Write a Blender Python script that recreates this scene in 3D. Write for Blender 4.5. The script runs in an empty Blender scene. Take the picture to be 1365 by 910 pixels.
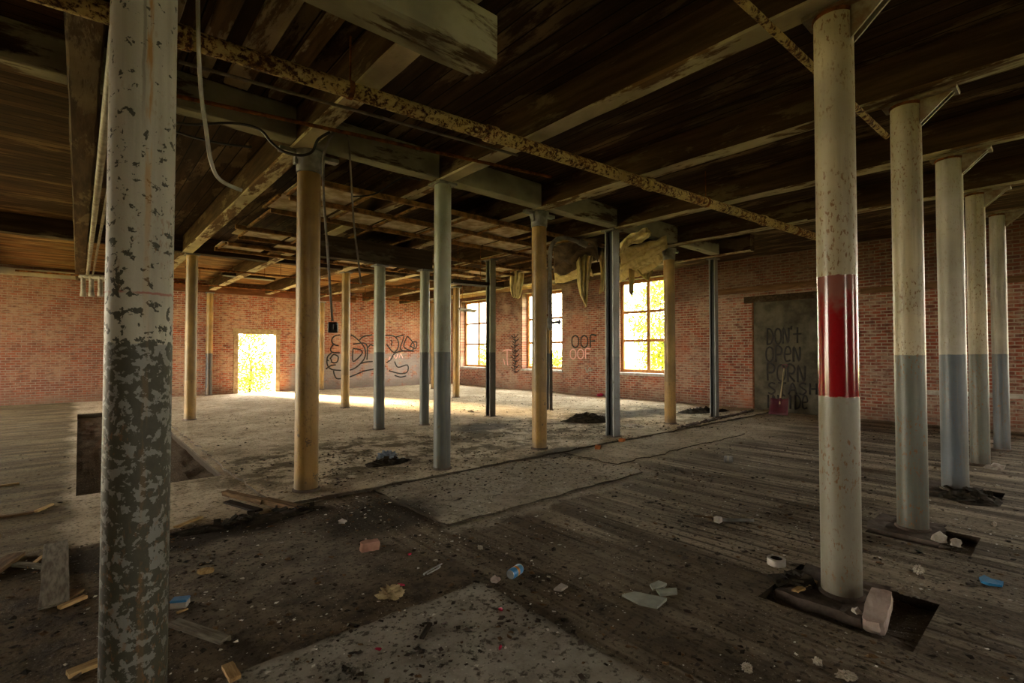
import bpy, bmesh, math, random
from mathutils import Vector, Matrix, noise as mn
random.seed(7)
R = math.radians
K = 1.55                      # eye height in metres
F = 662.0                     # focal length in pixels of the 1365x910 frame
YAW, PITCH = R(41.1), R(1.3)
COL = bpy.context.scene.collection
SC = bpy.context.scene
CAM = Vector((0, 0, K))
_f = Vector((math.sin(YAW), math.cos(YAW), 0))
_r = Vector((math.cos(YAW), -math.sin(YAW), 0))
_F = _f * math.cos(PITCH) + Vector((0, 0, math.sin(PITCH)))
_U = Vector((0, 0, math.cos(PITCH))) - _f * math.sin(PITCH)

def ray(px, py): return _F * F + _r * (px - 682.5) + _U * (455 - py)
def flo(px, py, z=0.0):
    d = ray(px, py); k = (z - K) / d.z
    return CAM + d * k
def onx(px, py, X):
    d = ray(px, py); return CAM + d * (X / d.x)
def ony(px, py, Y):
    d = ray(px, py); return CAM + d * (Y / d.y)

def at(px, py, dist):   # point at a horizontal depth in metres along the view
    d = ray(px, py); return CAM + d * (dist / d.dot(_f))

# ---------------------------------------------------------------- nodes
class NT:
    def __init__(s, mat):
        mat.use_nodes = True
        s.t = mat.node_tree; s.b = s.t.nodes.get('Principled BSDF'); s.o = s.t.nodes.get('Material Output')
    def n(s, typ, **kw):
        nd = s.t.nodes.new(typ)
        for k, v in kw.items():
            if k.startswith('p_'): setattr(nd, k[2:], v)
            else:
                key = k.replace('_', ' ')
                s.set(nd.inputs[int(k[1:])] if k[0] == 'i' and k[1:].isdigit() else nd.inputs[key], v)
        return nd
    def set(s, inp, v):
        if isinstance(v, bpy.types.NodeSocket): s.t.links.new(v, inp)
        else:
            if inp.type == 'RGBA' and len(v) == 3: v = (*v, 1)
            inp.default_value = v
    def obj(s): return s.n('ShaderNodeTexCoord').outputs['Object']
    def pos(s): return s.n('ShaderNodeNewGeometry').outputs['Position']
    def noise(s, vec, scale, detail=4, rough=.55, dist=0):
        return s.n('ShaderNodeTexNoise', Vector=vec, Scale=scale, Detail=detail, Roughness=rough, Distortion=dist).outputs['Fac']
    def ramp(s, fac, a, b, lo=0.0, hi=1.0):
        return s.n('ShaderNodeMapRange', p_interpolation_type='SMOOTHSTEP', Value=fac, From_Min=a, From_Max=b, To_Min=lo, To_Max=hi).outputs['Result']
    def mix(s, fac, a, b, mode='MIX'):
        nd = s.n('ShaderNodeMix', p_data_type='RGBA', p_blend_type=mode)
        s.set(nd.inputs[0], fac); s.set(nd.inputs[6], a); s.set(nd.inputs[7], b)
        return nd.outputs[2]
    def m(s, op, a, b=0.0, c=0.0):
        nd = s.n('ShaderNodeMath', p_operation=op)
        s.set(nd.inputs[0], a); s.set(nd.inputs[1], b); s.set(nd.inputs[2], c)
        return nd.outputs[0]
    def sep(s, v): return s.n('ShaderNodeSeparateXYZ', Vector=v).outputs
    def comb(s, x, y, z): return s.n('ShaderNodeCombineXYZ', X=x, Y=y, Z=z).outputs[0]
    def scl(s, v, sx, sy, sz):
        nd = s.n('ShaderNodeMapping', Vector=v); nd.inputs['Scale'].default_value = (sx, sy, sz); return nd.outputs[0]
    def rnd(s): return s.n('ShaderNodeObjectInfo').outputs['Random']
    def shift(s, v):
        r = s.rnd(); k = s.m('MULTIPLY', r, 37.0)
        return s.n('ShaderNodeVectorMath', p_operation='ADD', i0=v, i1=s.comb(k, s.m('MULTIPLY', r, 91.0), 0.0)).outputs[0]
    def bump(s, h, strength=.3, dist=.01):
        s.set(s.b.inputs['Normal'], s.n('ShaderNodeBump', Strength=strength, Distance=dist, Height=h).outputs[0])
    def done(s, col, rough=.8, spec=.3, metal=0.0):
        s.set(s.b.inputs['Base Color'], col); s.set(s.b.inputs['Roughness'], rough)
        s.set(s.b.inputs['Specular IOR Level'], spec); s.set(s.b.inputs['Metallic'], metal)

def newmat(name):
    m = bpy.data.materials.new(name); return m, NT(m)

def plain(name, c1, c2=None, scale=6.0, rough=.8, spec=.3, bump=.2, metal=0.0, stretch=(1, 1, 1), lo=.35, hi=.65):
    m, n = newmat(name)
    c2 = c2 or tuple(x * .6 for x in c1)
    v = n.scl(n.shift(n.obj()), *stretch)
    f = n.noise(v, scale, 6, .6)
    n.done(n.mix(n.ramp(f, lo, hi), c2, c1), rough, spec, metal)
    if rough >= .8: n.b.inputs['Specular IOR Level'].default_value = .08
    if bump: n.bump(n.noise(v, scale * 4, 4), bump, .005)
    return m

def column_mat(name, upper, lower, zb, flake=(.05, .05, .03), up_t=.3, lo_t=.35, rust=.5, band=None, rough=.45, seam=False, fscale=9.0, dirty=.7):
    m, n = newmat(name)
    o = n.obj(); v = n.shift(o); x, y, z = n.sep(o)
    zz = n.m('ADD', z, n.m('MULTIPLY', n.m('SUBTRACT', n.noise(v, 25, 2), .5), .02))
    up = n.ramp(zz, zb - .006, zb + .006)
    big = n.noise(v, 1.6, 3)
    ucol = n.mix(n.ramp(big, .35, .7), tuple(c * dirty for c in upper), upper)
    lcol = n.mix(n.ramp(big, .35, .7), tuple(c * .75 for c in lower), lower)
    c = n.mix(up, lcol, ucol)
    # vertical run-down stains
    st = n.noise(n.scl(v, 14, 14, .7), 1.0, 4)
    c = n.mix(n.m('MULTIPLY', n.ramp(st, .48, .70), .6), c, tuple(a * .45 for a in upper))
    rmask = None
    if band:
        z0, z1 = band
        bm_ = n.m('MULTIPLY', n.ramp(zz, z0 - .005, z0 + .005), n.ramp(zz, z1 - .004, z1 + .004, 1, 0))
        fade = n.ramp(n.m('ADD', z, n.m('MULTIPLY', n.m('SUBTRACT', n.noise(v, 9, 5), .5), .5)), z1 - .26, z1 - .06)
        red = n.mix(fade, (.23, .004, .008), (.22, .085, .065))
        c = n.mix(bm_, c, red); rmask = bm_
    c = n.mix(n.m('MULTIPLY', n.ramp(n.m('ADD', z, n.m('MULTIPLY', n.noise(v, 7, 4), .25)), .12, .38, 1, 0), .6), c, (.05, .038, .022))
    # flakes: bare patches of a different colour, more of them lower down
    thr = n.m('ADD', n.ramp(zz, zb - .1, zb + .12, lo_t, lo_t - .6 * (lo_t - up_t)), n.ramp(z, zb, zb + 1.4, 0.0, -.4 * (lo_t - up_t)))
    fl = n.noise(v, fscale, 7, .62, .3)
    fmask = n.m('GREATER_THAN', n.m('SUBTRACT', thr, fl), 0.0)
    if rmask is not None: fmask = n.m('MULTIPLY', fmask, n.m('SUBTRACT', 1.0, rmask))
    c = n.mix(fmask, c, n.mix(n.noise(v, 22, 3), flake, tuple(a * 2.6 for a in flake)))
    # rust specks
    sp = n.noise(n.scl(v, 1, 1, .45), 55, 3, .6)
    reg = n.ramp(n.noise(v, 2.4, 2), .38, .58)
    rm = n.m('MULTIPLY', n.m('MULTIPLY', n.ramp(sp, .56, .64), reg), rust)
    if rmask is not None: rm = n.m('MULTIPLY', rm, n.m('SUBTRACT', 1.0, rmask))
    c = n.mix(rm, c, (.17, .075, .016))
    if seam:
        ang = n.m('ARCTAN2', y, x)
        wob = n.m('MULTIPLY', n.m('SUBTRACT', n.noise(n.scl(v, 1, 1, 3), 3, 4), .5), .14)
        d = n.m('ABSOLUTE', n.m('ADD', n.m('SUBTRACT', ang, seam), wob))
        sm = n.m('MULTIPLY', n.ramp(d, .05, .13, 1, 0), n.ramp(n.noise(n.scl(v, 6, 6, .8), 3, 4), .42, .52))
        sm = n.m('MULTIPLY', sm, n.ramp(z, 1.5, 2.9, .15, 1))
        c = n.mix(sm, c, n.mix(n.noise(n.scl(v, 30, 30, 4), 1, 3), (.16, .065, .012), (.42, .22, .04)))
        c = n.mix(n.m('MULTIPLY', n.m('MULTIPLY', n.ramp(n.m('ABSOLUTE', n.m('ADD', n.m('SUBTRACT', ang, seam - .17), wob)), .02, .07, 1, 0), n.ramp(z, 2.3, 2.8)), .6), c, (.09, .08, .06))
        rl = n.m('MULTIPLY', n.ramp(n.m('ABSOLUTE', n.m('SUBTRACT', zz, 1.775)), .003, .007, 1, 0), n.ramp(n.noise(v, 12, 2), .4, .5))
        c = n.mix(n.m('MULTIPLY', rl, .7), c, (.25, .04, .03))
    r = rough if rmask is None else n.mix(rmask, (rough,) * 3, (.16,) * 3)
    n.done(c, r, .5)
    h = n.m('ADD', n.m('MULTIPLY', fmask, -.6), n.noise(v, 40, 3))
    if rmask is not None: h = n.m('MULTIPLY', h, n.m('SUBTRACT', 1.0, n.m('MULTIPLY', rmask, .93)))
    n.bump(h, .35, .004)
    return m

# ---------------------------------------------------------------- mesh helpers
def mk(name, bm, mat, parent=None, smooth=False, loc=None):
    bmesh.ops.recalc_face_normals(bm, faces=bm.faces)
    me = bpy.data.meshes.new(name); bm.to_mesh(me); bm.free()
    o = bpy.data.objects.new(name, me); COL.objects.link(o)
    for mm in (mat if isinstance(mat, (list, tuple)) else [mat]): me.materials.append(mm)
    if smooth: me.polygons.foreach_set('use_smooth', [True] * len(me.polygons))
    if smooth == 'auto':
        me.polygons.foreach_set('use_smooth', [True] * len(me.polygons))
        me.set_sharp_from_angle(angle=R(40))
    if parent: o.parent = parent
    if loc is not None: o.location = loc
    return o

def tag(o, label, cat, group=None):
    o['label'] = label; o['category'] = cat; o['kind'] = 'thing'
    if group: o['group'] = group
    return o
def stuff(o, label, cat):
    o['label'] = label; o['category'] = cat; o['kind'] = 'stuff'; return o
def struct(o, label=None):
    o['kind'] = 'structure'
    if label: o['label'] = label; o['category'] = 'room'
    return o
def empty(name, loc, label, cat, group=None, rz=0):
    o = bpy.data.objects.new(name, None); COL.objects.link(o); o.location = loc; o.rotation_euler.z = rz
    o.empty_display_size = .2
    return tag(o, label, cat, group)

def box(bm, x0, x1, y0, y1, z0, z1, bev=0.0, rot=None, mi=0):
    vs = [bm.verts.new(p) for p in ((x0, y0, z0), (x1, y0, z0), (x1, y1, z0), (x0, y1, z0), (x0, y0, z1), (x1, y0, z1), (x1, y1, z1), (x0, y1, z1))]
    fs = [bm.faces.new([vs[i] for i in q]) for q in ((3, 2, 1, 0), (4, 5, 6, 7), (0, 1, 5, 4), (1, 2, 6, 5), (2, 3, 7, 6), (3, 0, 4, 7))]
    for f in fs: f.material_index = mi
    if rot is not None: bmesh.ops.transform(bm, matrix=rot, verts=vs)
    if bev:
        es = list({e for f in fs for e in f.edges})
        bmesh.ops.bevel(bm, geom=es, offset=bev, segments=1, affect='EDGES')
    return vs

def rough_bar(bm, axis, a0, a1, b0, b1, c0, c1, seg=.35, j=.006, bev=.012, seed=0):
    """hand-hewn timber: a long box cut into segments whose section wobbles. axis 0 = along x, 1 = along y"""
    rnd = random.Random(seed)
    n = max(2, int((a1 - a0) / seg)); rings = []
    for i in range(n + 1):
        a = a0 + (a1 - a0) * i / n
        prof = [(b0 + bev, c0), (b1 - bev, c0), (b1, c0 + bev), (b1, c1 - bev), (b1 - bev, c1), (b0 + bev, c1), (b0, c1 - bev), (b0, c0 + bev)]
        ring = []
        for k, (b, c) in enumerate(prof):
            b += rnd.uniform(-j, j); c += rnd.uniform(-j, j) if k < 4 or k == 7 else 0
            ring.append(bm.verts.new((a, b, c) if axis == 0 else (b, a, c)))
        rings.append(ring)
    for r0, r1 in zip(rings, rings[1:]):
        for k in range(8): bm.faces.new((r0[k], r0[(k + 1) % 8], r1[(k + 1) % 8], r1[k]))
    bm.faces.new(rings[0]); bm.faces.new(rings[-1])

def lathe(bm, prof, seg=32, cx=0, cy=0, caps=True):
    rings = []
    for r, z in prof:
        rings.append([bm.verts.new((cx + r * math.cos(2 * math.pi * i / seg), cy + r * math.sin(2 * math.pi * i / seg), z)) for i in range(seg)])
    for a, b in zip(rings, rings[1:]):
        for i in range(seg): bm.faces.new((a[i], a[(i + 1) % seg], b[(i + 1) % seg], b[i]))
    if caps: bm.faces.new(rings[0][::-1]); bm.faces.new(rings[-1])

def tube(bm, pts, r, seg=10, caps=True):
    pts = [Vector(p) for p in pts]; rings = []; up = None
    for i, p in enumerate(pts):
        d = (pts[min(i + 1, len(pts) - 1)] - pts[max(i - 1, 0)]).normalized()
        if up is None:
            up = Vector((0, 0, 1)) if abs(d.z) < .9 else Vector((1, 0, 0))
        s = d.cross(up).normalized(); up = s.cross(d).normalized()
        rr = r[i] if isinstance(r, (list, tuple)) else r
        rings.append([bm.verts.new(p + (s * math.cos(2 * math.pi * k / seg) + up * math.sin(2 * math.pi * k / seg)) * rr) for k in range(seg)])
    for a, b in zip(rings, rings[1:]):
        for k in range(seg): bm.faces.new((a[k], a[(k + 1) % seg], b[(k + 1) % seg], b[k]))
    if caps: bm.faces.new(rings[0][::-1]); bm.faces.new(rings[-1])

def smooth_pts(pts, n=6):
    pts = [Vector(p) for p in pts]; out = []
    for i in range(len(pts) - 1):
        p0, p1, p2, p3 = pts[max(i - 1, 0)], pts[i], pts[i + 1], pts[min(i + 2, len(pts) - 1)]
        for k in range(n):
            t = k / n
            out.append(.5 * ((2 * p1) + (p2 - p0) * t + (2 * p0 - 5 * p1 + 4 * p2 - p3) * t * t + (3 * p1 - p0 - 3 * p2 + p3) * t ** 3))
    out.append(pts[-1]); return out

def plate(us, vs, holes, w0, w1, fn):
    """slab between w0 and w1 with rectangular holes; fn maps (u, v, w) to xyz"""
    U = sorted({*us, *[h[0] for h in holes], *[h[1] for h in holes]}); V = sorted({*vs, *[h[2] for h in holes], *[h[3] for h in holes]})
    solid = lambda i, j: 0 <= i < len(U) - 1 and 0 <= j < len(V) - 1 and not any(h[0] < (U[i] + U[i + 1]) / 2 < h[1] and h[2] < (V[j] + V[j + 1]) / 2 < h[3] for h in holes)
    bm = bmesh.new(); cache = {}
    def vt(i, j, w):
        if (i, j, w) not in cache: cache[(i, j, w)] = bm.verts.new(fn(U[i], V[j], w))
        return cache[(i, j, w)]
    for i in range(len(U) - 1):
        for j in range(len(V) - 1):
            if not solid(i, j): continue
            for w in (w0, w1): bm.faces.new([vt(i, j, w), vt(i + 1, j, w), vt(i + 1, j + 1, w), vt(i, j + 1, w)])
            for di, dj, e in ((-1, 0, ((i, j), (i, j + 1))), (1, 0, ((i + 1, j), (i + 1, j + 1))), (0, -1, ((i, j), (i + 1, j))), (0, 1, ((i, j + 1), (i + 1, j + 1)))):
                if not solid(i + di, j + dj):
                    (a, b), (c, d) = e
                    bm.faces.new([vt(a, b, w0), vt(c, d, w0), vt(c, d, w1), vt(a, b, w1)])
    return bm

def lump(bm, sx, sy, sz, seed, sub=2, amp=.35, freq=1.6, flat=True, c=(0, 0, 0)):
    r = bmesh.ops.create_icosphere(bm, subdivisions=sub, radius=1.0)
    for v in r['verts']:
        q = v.co * freq + Vector((seed * 13.7, seed * 5.1, seed * 3.3))
        v.co *= 1 + amp * mn.noise(q) * 1.6
        v.co = Vector((v.co.x * sx + c[0], v.co.y * sy + c[1], max(v.co.z * sz, -sz * .55 if flat else -9) + c[2] + (sz * .55 if flat else 0)))

# ---------------------------------------------------------------- materials
def floor_material():
    m, n = newmat('floor dust'); p = n.pos()
    wx = n.m('MULTIPLY', n.m('SUBTRACT', n.noise(p, 1.3, 5, .6), .5), .55)
    wy = n.m('MULTIPLY', n.m('SUBTRACT', n.noise(n.scl(p, 1, 1, 1), 1.7, 5, .62, .4), .5), .55)
    x, y, z = n.sep(p)
    X, Y = n.m('ADD', x, wx), n.m('ADD', y, wy)
    fx = n.m('ADD', x, n.m('MULTIPLY', wx, .12)); fy = n.m('ADD', y, n.m('MULTIPLY', wy, .12))
    def rect(x0, x1, y0, y1, s, a=X, b=Y):
        r = n.m('MULTIPLY', n.ramp(a, x0 - s, x0 + s), n.ramp(a, x1 - s, x1 + s, 1, 0))
        return n.m('MULTIPLY', r, n.m('MULTIPLY', n.ramp(b, y0 - s, y0 + s), n.ramp(b, y1 - s, y1 + s, 1, 0)))
    n1 = n.noise(p, .9, 6, .6); n2 = n.noise(p, 5, 6, .65); n3 = n.noise(p, 32, 4, .6); n4 = n.noise(p, 14, 5, .7)
    dirt = n.mix(n.ramp(n2, .3, .7), (.036, .026, .016), (.155, .117, .074))
    # worn boards running away from the viewer, with dark gaps between strips
    bx = n.m('DIVIDE', n.m('ADD', x, n.m('MULTIPLY', n.m('SUBTRACT', n.noise(n.scl(p, 1, .25, 1), 2.2, 3), .5), .06)), .125)
    fr = n.m('ABSOLUTE', n.m('SUBTRACT', n.m('FRACT', bx), .5))
    strip = n.noise(n.comb(n.m('FLOOR', bx), n.m('MULTIPLY', y, .35), 0.0), 1.1, 3)
    gap = n.m('MULTIPLY', n.ramp(fr, .30, .47), n.ramp(n.noise(n.scl(p, 1.2, .4, 1), 1.9, 5, .65), .43, .62))
    grain = n.noise(n.scl(p, 30, 1.2, 1), 1.0, 5, .6)
    plank = n.mix(n.ramp(n.m('ADD', n.m('MULTIPLY', strip, .6), n.m('MULTIPLY', grain, .4)), .36, .62), (.14, .112, .078), (.36, .30, .22))
    stk = n.noise(n.scl(p, 3.4, .30, 1), 1.0, 5, .6)
    plank = n.mix(n.m('MULTIPLY', n.ramp(stk, .42, .60), .8), plank, (.050, .037, .023))
    plank = n.mix(n.m('MULTIPLY', gap, .85), plank, (.028, .020, .013))
    conc = n.mix(n.ramp(n2, .3, .7), (.25, .23, .19), (.38, .355, .30))
    conc = n.mix(n.m('MULTIPLY', n.ramp(n4, .57, .72), .7), conc, (.06, .045, .03))
    dust = n.mix(n.ramp(n1, .3, .7), (.35, .29, .20), (.58, .50, .37))
    dust = n.mix(n.m('MULTIPLY', n.ramp(n.m('ADD', n.m('MULTIPLY', n2, .7), n.m('MULTIPLY', n4, .3)), .50, .62), .6), dust, (.13, .10, .055))
    olive = n.mix(n.ramp(n.noise(n.scl(p, .7, 3.5, 1), 1.3, 6), .35, .65), (.050, .038, .019), (.165, .128, .066))
    # layout
    c = dirt
    near_dirt = n.ramp(n.m('ADD', n.noise(p, .55, 4), n.m('MULTIPLY', n.ramp(x, 2.9, 5.2), .30)), .50, .68)
    c = n.mix(n.m('MULTIPLY', rect(1.95, 40, -30, 5.4, .10), n.m('ADD', .42, n.m('MULTIPLY', near_dirt, .58))), c, plank)
    c = n.mix(n.m('MULTIPLY', rect(-.45, 2.04, -30, 2.68, .06, fx, fy), n.ramp(n2, .25, .55, .72, 1)), c, conc)
    c = n.mix(n.m('MULTIPLY', rect(.2, 1.9, 3.3, 5.0, .5), .35), c, conc)
    c = n.mix(n.m('MULTIPLY', rect(2.51, 5.6, 3.55, 5.5, .06), n.ramp(n2, .3, .6, .6, 1)), c, n.mix(.35, conc, dust))
    c = n.mix(n.m('MULTIPLY', rect(5.2, 30, 4.0, 5.6, .4), .6), c, dust)
    c = n.mix(rect(-30, 30, 5.3, 60, .05), c, dust)
    c = n.mix(n.m('MULTIPLY', rect(1.2, 13, 5.6, 8.6, 1.0), n.ramp(n.noise(p, 1.3, 7, .72), .46, .56)), c, (.085, .066, .034))
    c = n.mix(n.m('MULTIPLY', rect(-30, -.05, 1.6, 60, .12), .9), c, olive)
    c = n.mix(n.m('MULTIPLY', rect(-9, .3, -2, 4.6, .8), n.ramp(n1, .30, .50)), c, dirt)
    # dark grime where rubbish was swept against the columns
    for (px_, py_, rx, ry) in ((.55, 4.9, 1.0, .28), (2.2, 4.4, .6, .5), (6.2, 8.1, .8, .5), (9.9, 7.4, 2.2, .5), (5.6, 5.3, .8, .2)):
        d = n.m('SQRT', n.m('ADD', n.m('POWER', n.m('DIVIDE', n.m('SUBTRACT', X, px_), rx), 2.0), n.m('POWER', n.m('DIVIDE', n.m('SUBTRACT', Y, py_), ry), 2.0)))
        c = n.mix(n.m('MULTIPLY', n.ramp(d, .6, 1.3, 1, 0), .85), c, (.022, .017, .011))
    # pits: bare earth below floor level
    c = n.mix(n.ramp(z, -.05, -.012, 1, 0), c, n.mix(n3, (.050, .037, .024), (.140, .105, .066)))
    spk = n.m('MULTIPLY', n.ramp(n.noise(p, 75, 2, .5), .66, .70), n.ramp(n.noise(p, 2.2, 3), .40, .60))
    c = n.mix(n.m('MULTIPLY', spk, .8), c, (.50, .46, .38))
    c = n.mix(n.m('MULTIPLY', n.ramp(n.m('ADD', n3, n.m('MULTIPLY', n.m('SUBTRACT', n4, .5), .5)), .53, .66), .72), c, (.022, .016, .010))
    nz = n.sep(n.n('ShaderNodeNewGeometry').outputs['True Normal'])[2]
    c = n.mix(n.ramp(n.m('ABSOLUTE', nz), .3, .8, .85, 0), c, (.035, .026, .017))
    n.done(c, n.ramp(n2, .3, .7, .85, .98), .10)
    h = n.m('ADD', n.m('MULTIPLY', n3, .5), n.m('ADD', n4, n.m('MULTIPLY', n.m('MULTIPLY', gap, -.6), rect(1.95, 40, -30, 5.4, .1))))
    n.bump(h, .55, .02)
    return m

def brick_material(name, axis):
    m, n = newmat(name); o = n.pos(); x, y, z = n.sep(o)
    a = x if axis == 'x' else y
    v = n.comb(a, z, 0.0); v3 = n.comb(a, z, 3.1)
    jit = n.m('MULTIPLY', n.m('SUBTRACT', n.noise(v3, 3, 3), .5), .015)
    v = n.comb(a, n.m('ADD', z, jit), 0.0)
    b = n.n('ShaderNodeTexBrick', Vector=v, Scale=1.0, Color1=(.40, .090, .035) if axis == 'x' else (.33, .088, .045), Color2=(.20, .052, .032) if axis == 'x' else (.15, .046, .034), Mortar=(.40, .335, .265), Brick_Width=.215, Row_Height=.074, Mortar_Size=.010, Mortar_Smooth=.2, Bias=-.1)
    c = b.outputs['Color']
    cell = n.noise(n.comb(n.m('MULTIPLY', a, 3.6), n.m('FLOOR', n.m('DIVIDE', z, .074)), 0.0), 1.0, 3, .6)
    c = n.mix(n.m('MULTIPLY', n.ramp(cell, .50, .60), .42), c, (.44, .32, .235))
    c = n.mix(n.m('MULTIPLY', n.ramp(cell, .44, .36), .6), c, (.10, .040, .030))
    old = n.noise(v3, .8, 7, .68)
    c = n.mix(n.m('MULTIPLY', n.m('MULTIPLY', n.ramp(old, .44, .58), n.ramp(n.noise(n.scl(v3, 5, 16, 1), 1.0, 5, .7), .36, .58)), .62 if axis == 'y' else .8), c, (.42, .33, .25) if axis == 'y' else (.50, .34, .22))
    c = n.mix(n.m('MULTIPLY', n.ramp(n.noise(n.scl(v3, 3, 14, 1), 1.3, 6, .7), .52, .66), .6), c, (.07, .035, .025))
    c = n.mix(n.m('MULTIPLY', n.ramp(n.noise(v3, .55, 5), .55, .72), .45), c, (.40, .10, .04))
    if axis == 'x':
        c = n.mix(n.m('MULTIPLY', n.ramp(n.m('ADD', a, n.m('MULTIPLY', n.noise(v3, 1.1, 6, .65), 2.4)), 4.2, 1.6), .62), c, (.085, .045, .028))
        # grey dado band and a darker tone towards the corner
        dado = n.m('MULTIPLY', n.ramp(z, 1.50, 1.53, 1, 0), n.m('MULTIPLY', n.ramp(a, 6.2, 6.5), n.ramp(n.noise(v3, 2.5, 5), .3, .5)))
        c = n.mix(n.m('MULTIPLY', dado, .8), c, (.27, .25, .235))
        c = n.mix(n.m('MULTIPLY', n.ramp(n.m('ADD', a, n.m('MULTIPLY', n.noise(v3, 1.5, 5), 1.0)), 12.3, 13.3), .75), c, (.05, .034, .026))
    else:
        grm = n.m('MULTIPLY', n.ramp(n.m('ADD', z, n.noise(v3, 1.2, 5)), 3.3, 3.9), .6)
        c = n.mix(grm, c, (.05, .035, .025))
        wash = n.m('MULTIPLY', rect1(n, a, 12.3, 17.0), n.ramp(n.noise(v3, .9, 5), .44, .58))
        c = n.mix(n.m('MULTIPLY', wash, .55), c, (.40, .31, .23))
    low = n.m('MULTIPLY', n.ramp(n.m('ADD', z, n.m('MULTIPLY', n.noise(v3, 1.1, 5), .8)), .45, .95, 1, 0), .5)
    c = n.mix(low, c, (.12, .085, .06))
    n.done(c, .9, .2)
    n.bump(n.m('ADD', n.m('MULTIPLY', b.outputs['Fac'], -1.0), n.m('MULTIPLY', n.noise(v3, 30, 4), .5)), .6, .012)
    return m
def rect1(n, a, a0, a1): return n.m('MULTIPLY', n.ramp(a, a0 - .3, a0 + .3), n.ramp(a, a1 - .3, a1 + .3, 1, 0))

def timber(name, paint, bare, amount=.5, axis='x', scale=1.6, boards=0.0):
    m, n = newmat(name); p = n.pos(); x, y, z = n.sep(p)
    s = (.35, 4, 4) if axis == 'x' else (4, .35, 4)
    g = n.noise(n.scl(p, *s), 3.2, 6, .65)
    wood = n.mix(n.ramp(g, .35, .68), bare, tuple(c * 2.1 for c in bare))
    pk = n.noise(n.scl(p, *[min(1.5, v) for v in s]), scale, 8, .7, .25)
    mask = n.ramp(pk, .62 - amount * .28, .68 - amount * .28)
    pc = n.mix(n.ramp(n.noise(p, 2.3, 4), .3, .7), tuple(c * .62 for c in paint), paint)
    c = n.mix(mask, wood, pc)
    h = n.m('ADD', g, n.m('MULTIPLY', mask, .4))
    if boards:
        a = y if axis == 'x' else x
        q = n.m('DIVIDE', a, boards)
        fr = n.m('ABSOLUTE', n.m('SUBTRACT', n.m('FRACT', q), .5))
        gp = n.ramp(fr, .44, .485)
        tone = n.noise(n.comb(n.m('FLOOR', q), n.m('MULTIPLY', x if axis == 'x' else y, .22), 0.0), 3.3, 1)
        c = n.mix(n.ramp(tone, .35, .65, .55, 0), c, (.02, .014, .008))
        c = n.mix(gp, c, (.006, .004, .003))
        h = n.m('ADD', h, n.m('MULTIPLY', gp, -1.0))
    n.done(c, .85, .1); n.bump(h, .5, .01)
    return m

def rusty_pipe(name):
    m, n = newmat(name); o = n.obj(); v = n.shift(o)
    f = n.noise(v, 26, 7, .7, .3); g = n.noise(v, 2.6, 4)
    rust = n.mix(n.ramp(f, .38, .62), (.045, .016, .006), (.40, .175, .035))
    paint = n.mix(n.noise(v, 12, 4), (.44, .29, .075), (.58, .46, .20))
    mask = n.ramp(n.m('ADD', f, n.m('MULTIPLY', g, .55)), .71, .82)
    n.done(n.mix(mask, rust, paint), .8, .3); n.bump(n.m('ADD', f, mask), .8, .012)
    return m

M = {}
M['floor'] = floor_material()
M['brick_x'] = brick_material('brick of the door wall', 'x')
M['brick_y'] = brick_material('brick of the window wall', 'y')
M['deck'] = timber('ceiling boards', (.28, .18, .08), (.060, .033, .014), .30, 'x', 1.3, .145)
M['deck_glow'] = timber('ceiling boards with painted glow', (.46, .30, .13), (.20, .105, .038), .45, 'x', 1.5, .17)  # back-bay boards lightened to orange: the glow is put into the colour
M['deck_y'] = timber('ceiling boards running ahead', (.24, .17, .09), (.045, .026, .012), .36, 'y', 1.6, .17)
M['beam'] = timber('painted beam', (.54, .47, .31), (.085, .050, .024), .66, 'y', 1.9)
M['beam_side'] = timber('shade-dark beam side', (.15, .11, .065), (.040, .023, .012), .30, 'y', 1.9)  # sides darker than the underside: their shade is put into the colour
M['board'] = timber('grey loose board', (.36, .30, .20), (.08, .05, .026), .55, 'y', 2.0)
M['girder'] = timber('painted girder', (.36, .345, .25), (.060, .040, .022), .75, 'x', 1.5)
M['dark_girder'] = timber('dark girder', (.12, .10, .07), (.030, .020, .012), .22, 'x', 1.5)
M['header'] = timber('pale header', (.42, .37, .30), (.10, .06, .03), .85, 'x', 1.5)
M['redwood'] = timber('red brown timber', (.25, .09, .05), (.10, .042, .020), .3, 'x', 1.5)
M['ledger'] = timber('ledger timber', (.23, .13, .07), (.09, .050, .025), .3, 'y', 1.5)
M['lath'] = plain('lath strips', (.26, .14, .05), (.08, .045, .02), 8, .85)
M['tile'] = plain('ceiling panels', (.58, .50, .37), (.30, .23, .13), 4, .9)
M['rust_pipe'] = rusty_pipe('rusted pipe')
M['rust'] = plain('rust', (.25, .095, .025), (.08, .03, .012), 14, .85)
M['conduit'] = plain('grey conduit', (.24, .22, .19), (.12, .10, .08), 7, .6)
M['white_cable'] = plain('pale cable', (.42, .40, .35), (.30, .28, .24), 8, .5, bump=0)
M['black'] = plain('black rubber', (.012, .011, .010), (.006, .006, .006), 8, .5, bump=0)
M['gray_metal'] = plain('grey painted metal', (.23, .23, .22), (.12, .115, .105), 8, .55)
M['pale_metal'] = plain('pale painted metal', (.27, .24, .17), (.15, .09, .045), 8, .55)
M['frame'] = plain('orange brown window wood', (.46, .20, .05), (.26, .10, .03), 9, .6)
M['doorwood'] = plain('pale door wood', (.42, .32, .18), (.25, .16, .08), 7, .7)
M['sill'] = plain('pale stone sill', (.52, .49, .44), (.35, .32, .28), 6, .8)
M['plaster'] = plain('dirty plaster', (.135, .122, .088), (.050, .042, .03), 2.2, .9, lo=.3, hi=.7)
M['sheet'] = plain('torn membrane', (.66, .56, .27), (.40, .31, .12), 5, .8, lo=.3, hi=.6)
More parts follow.
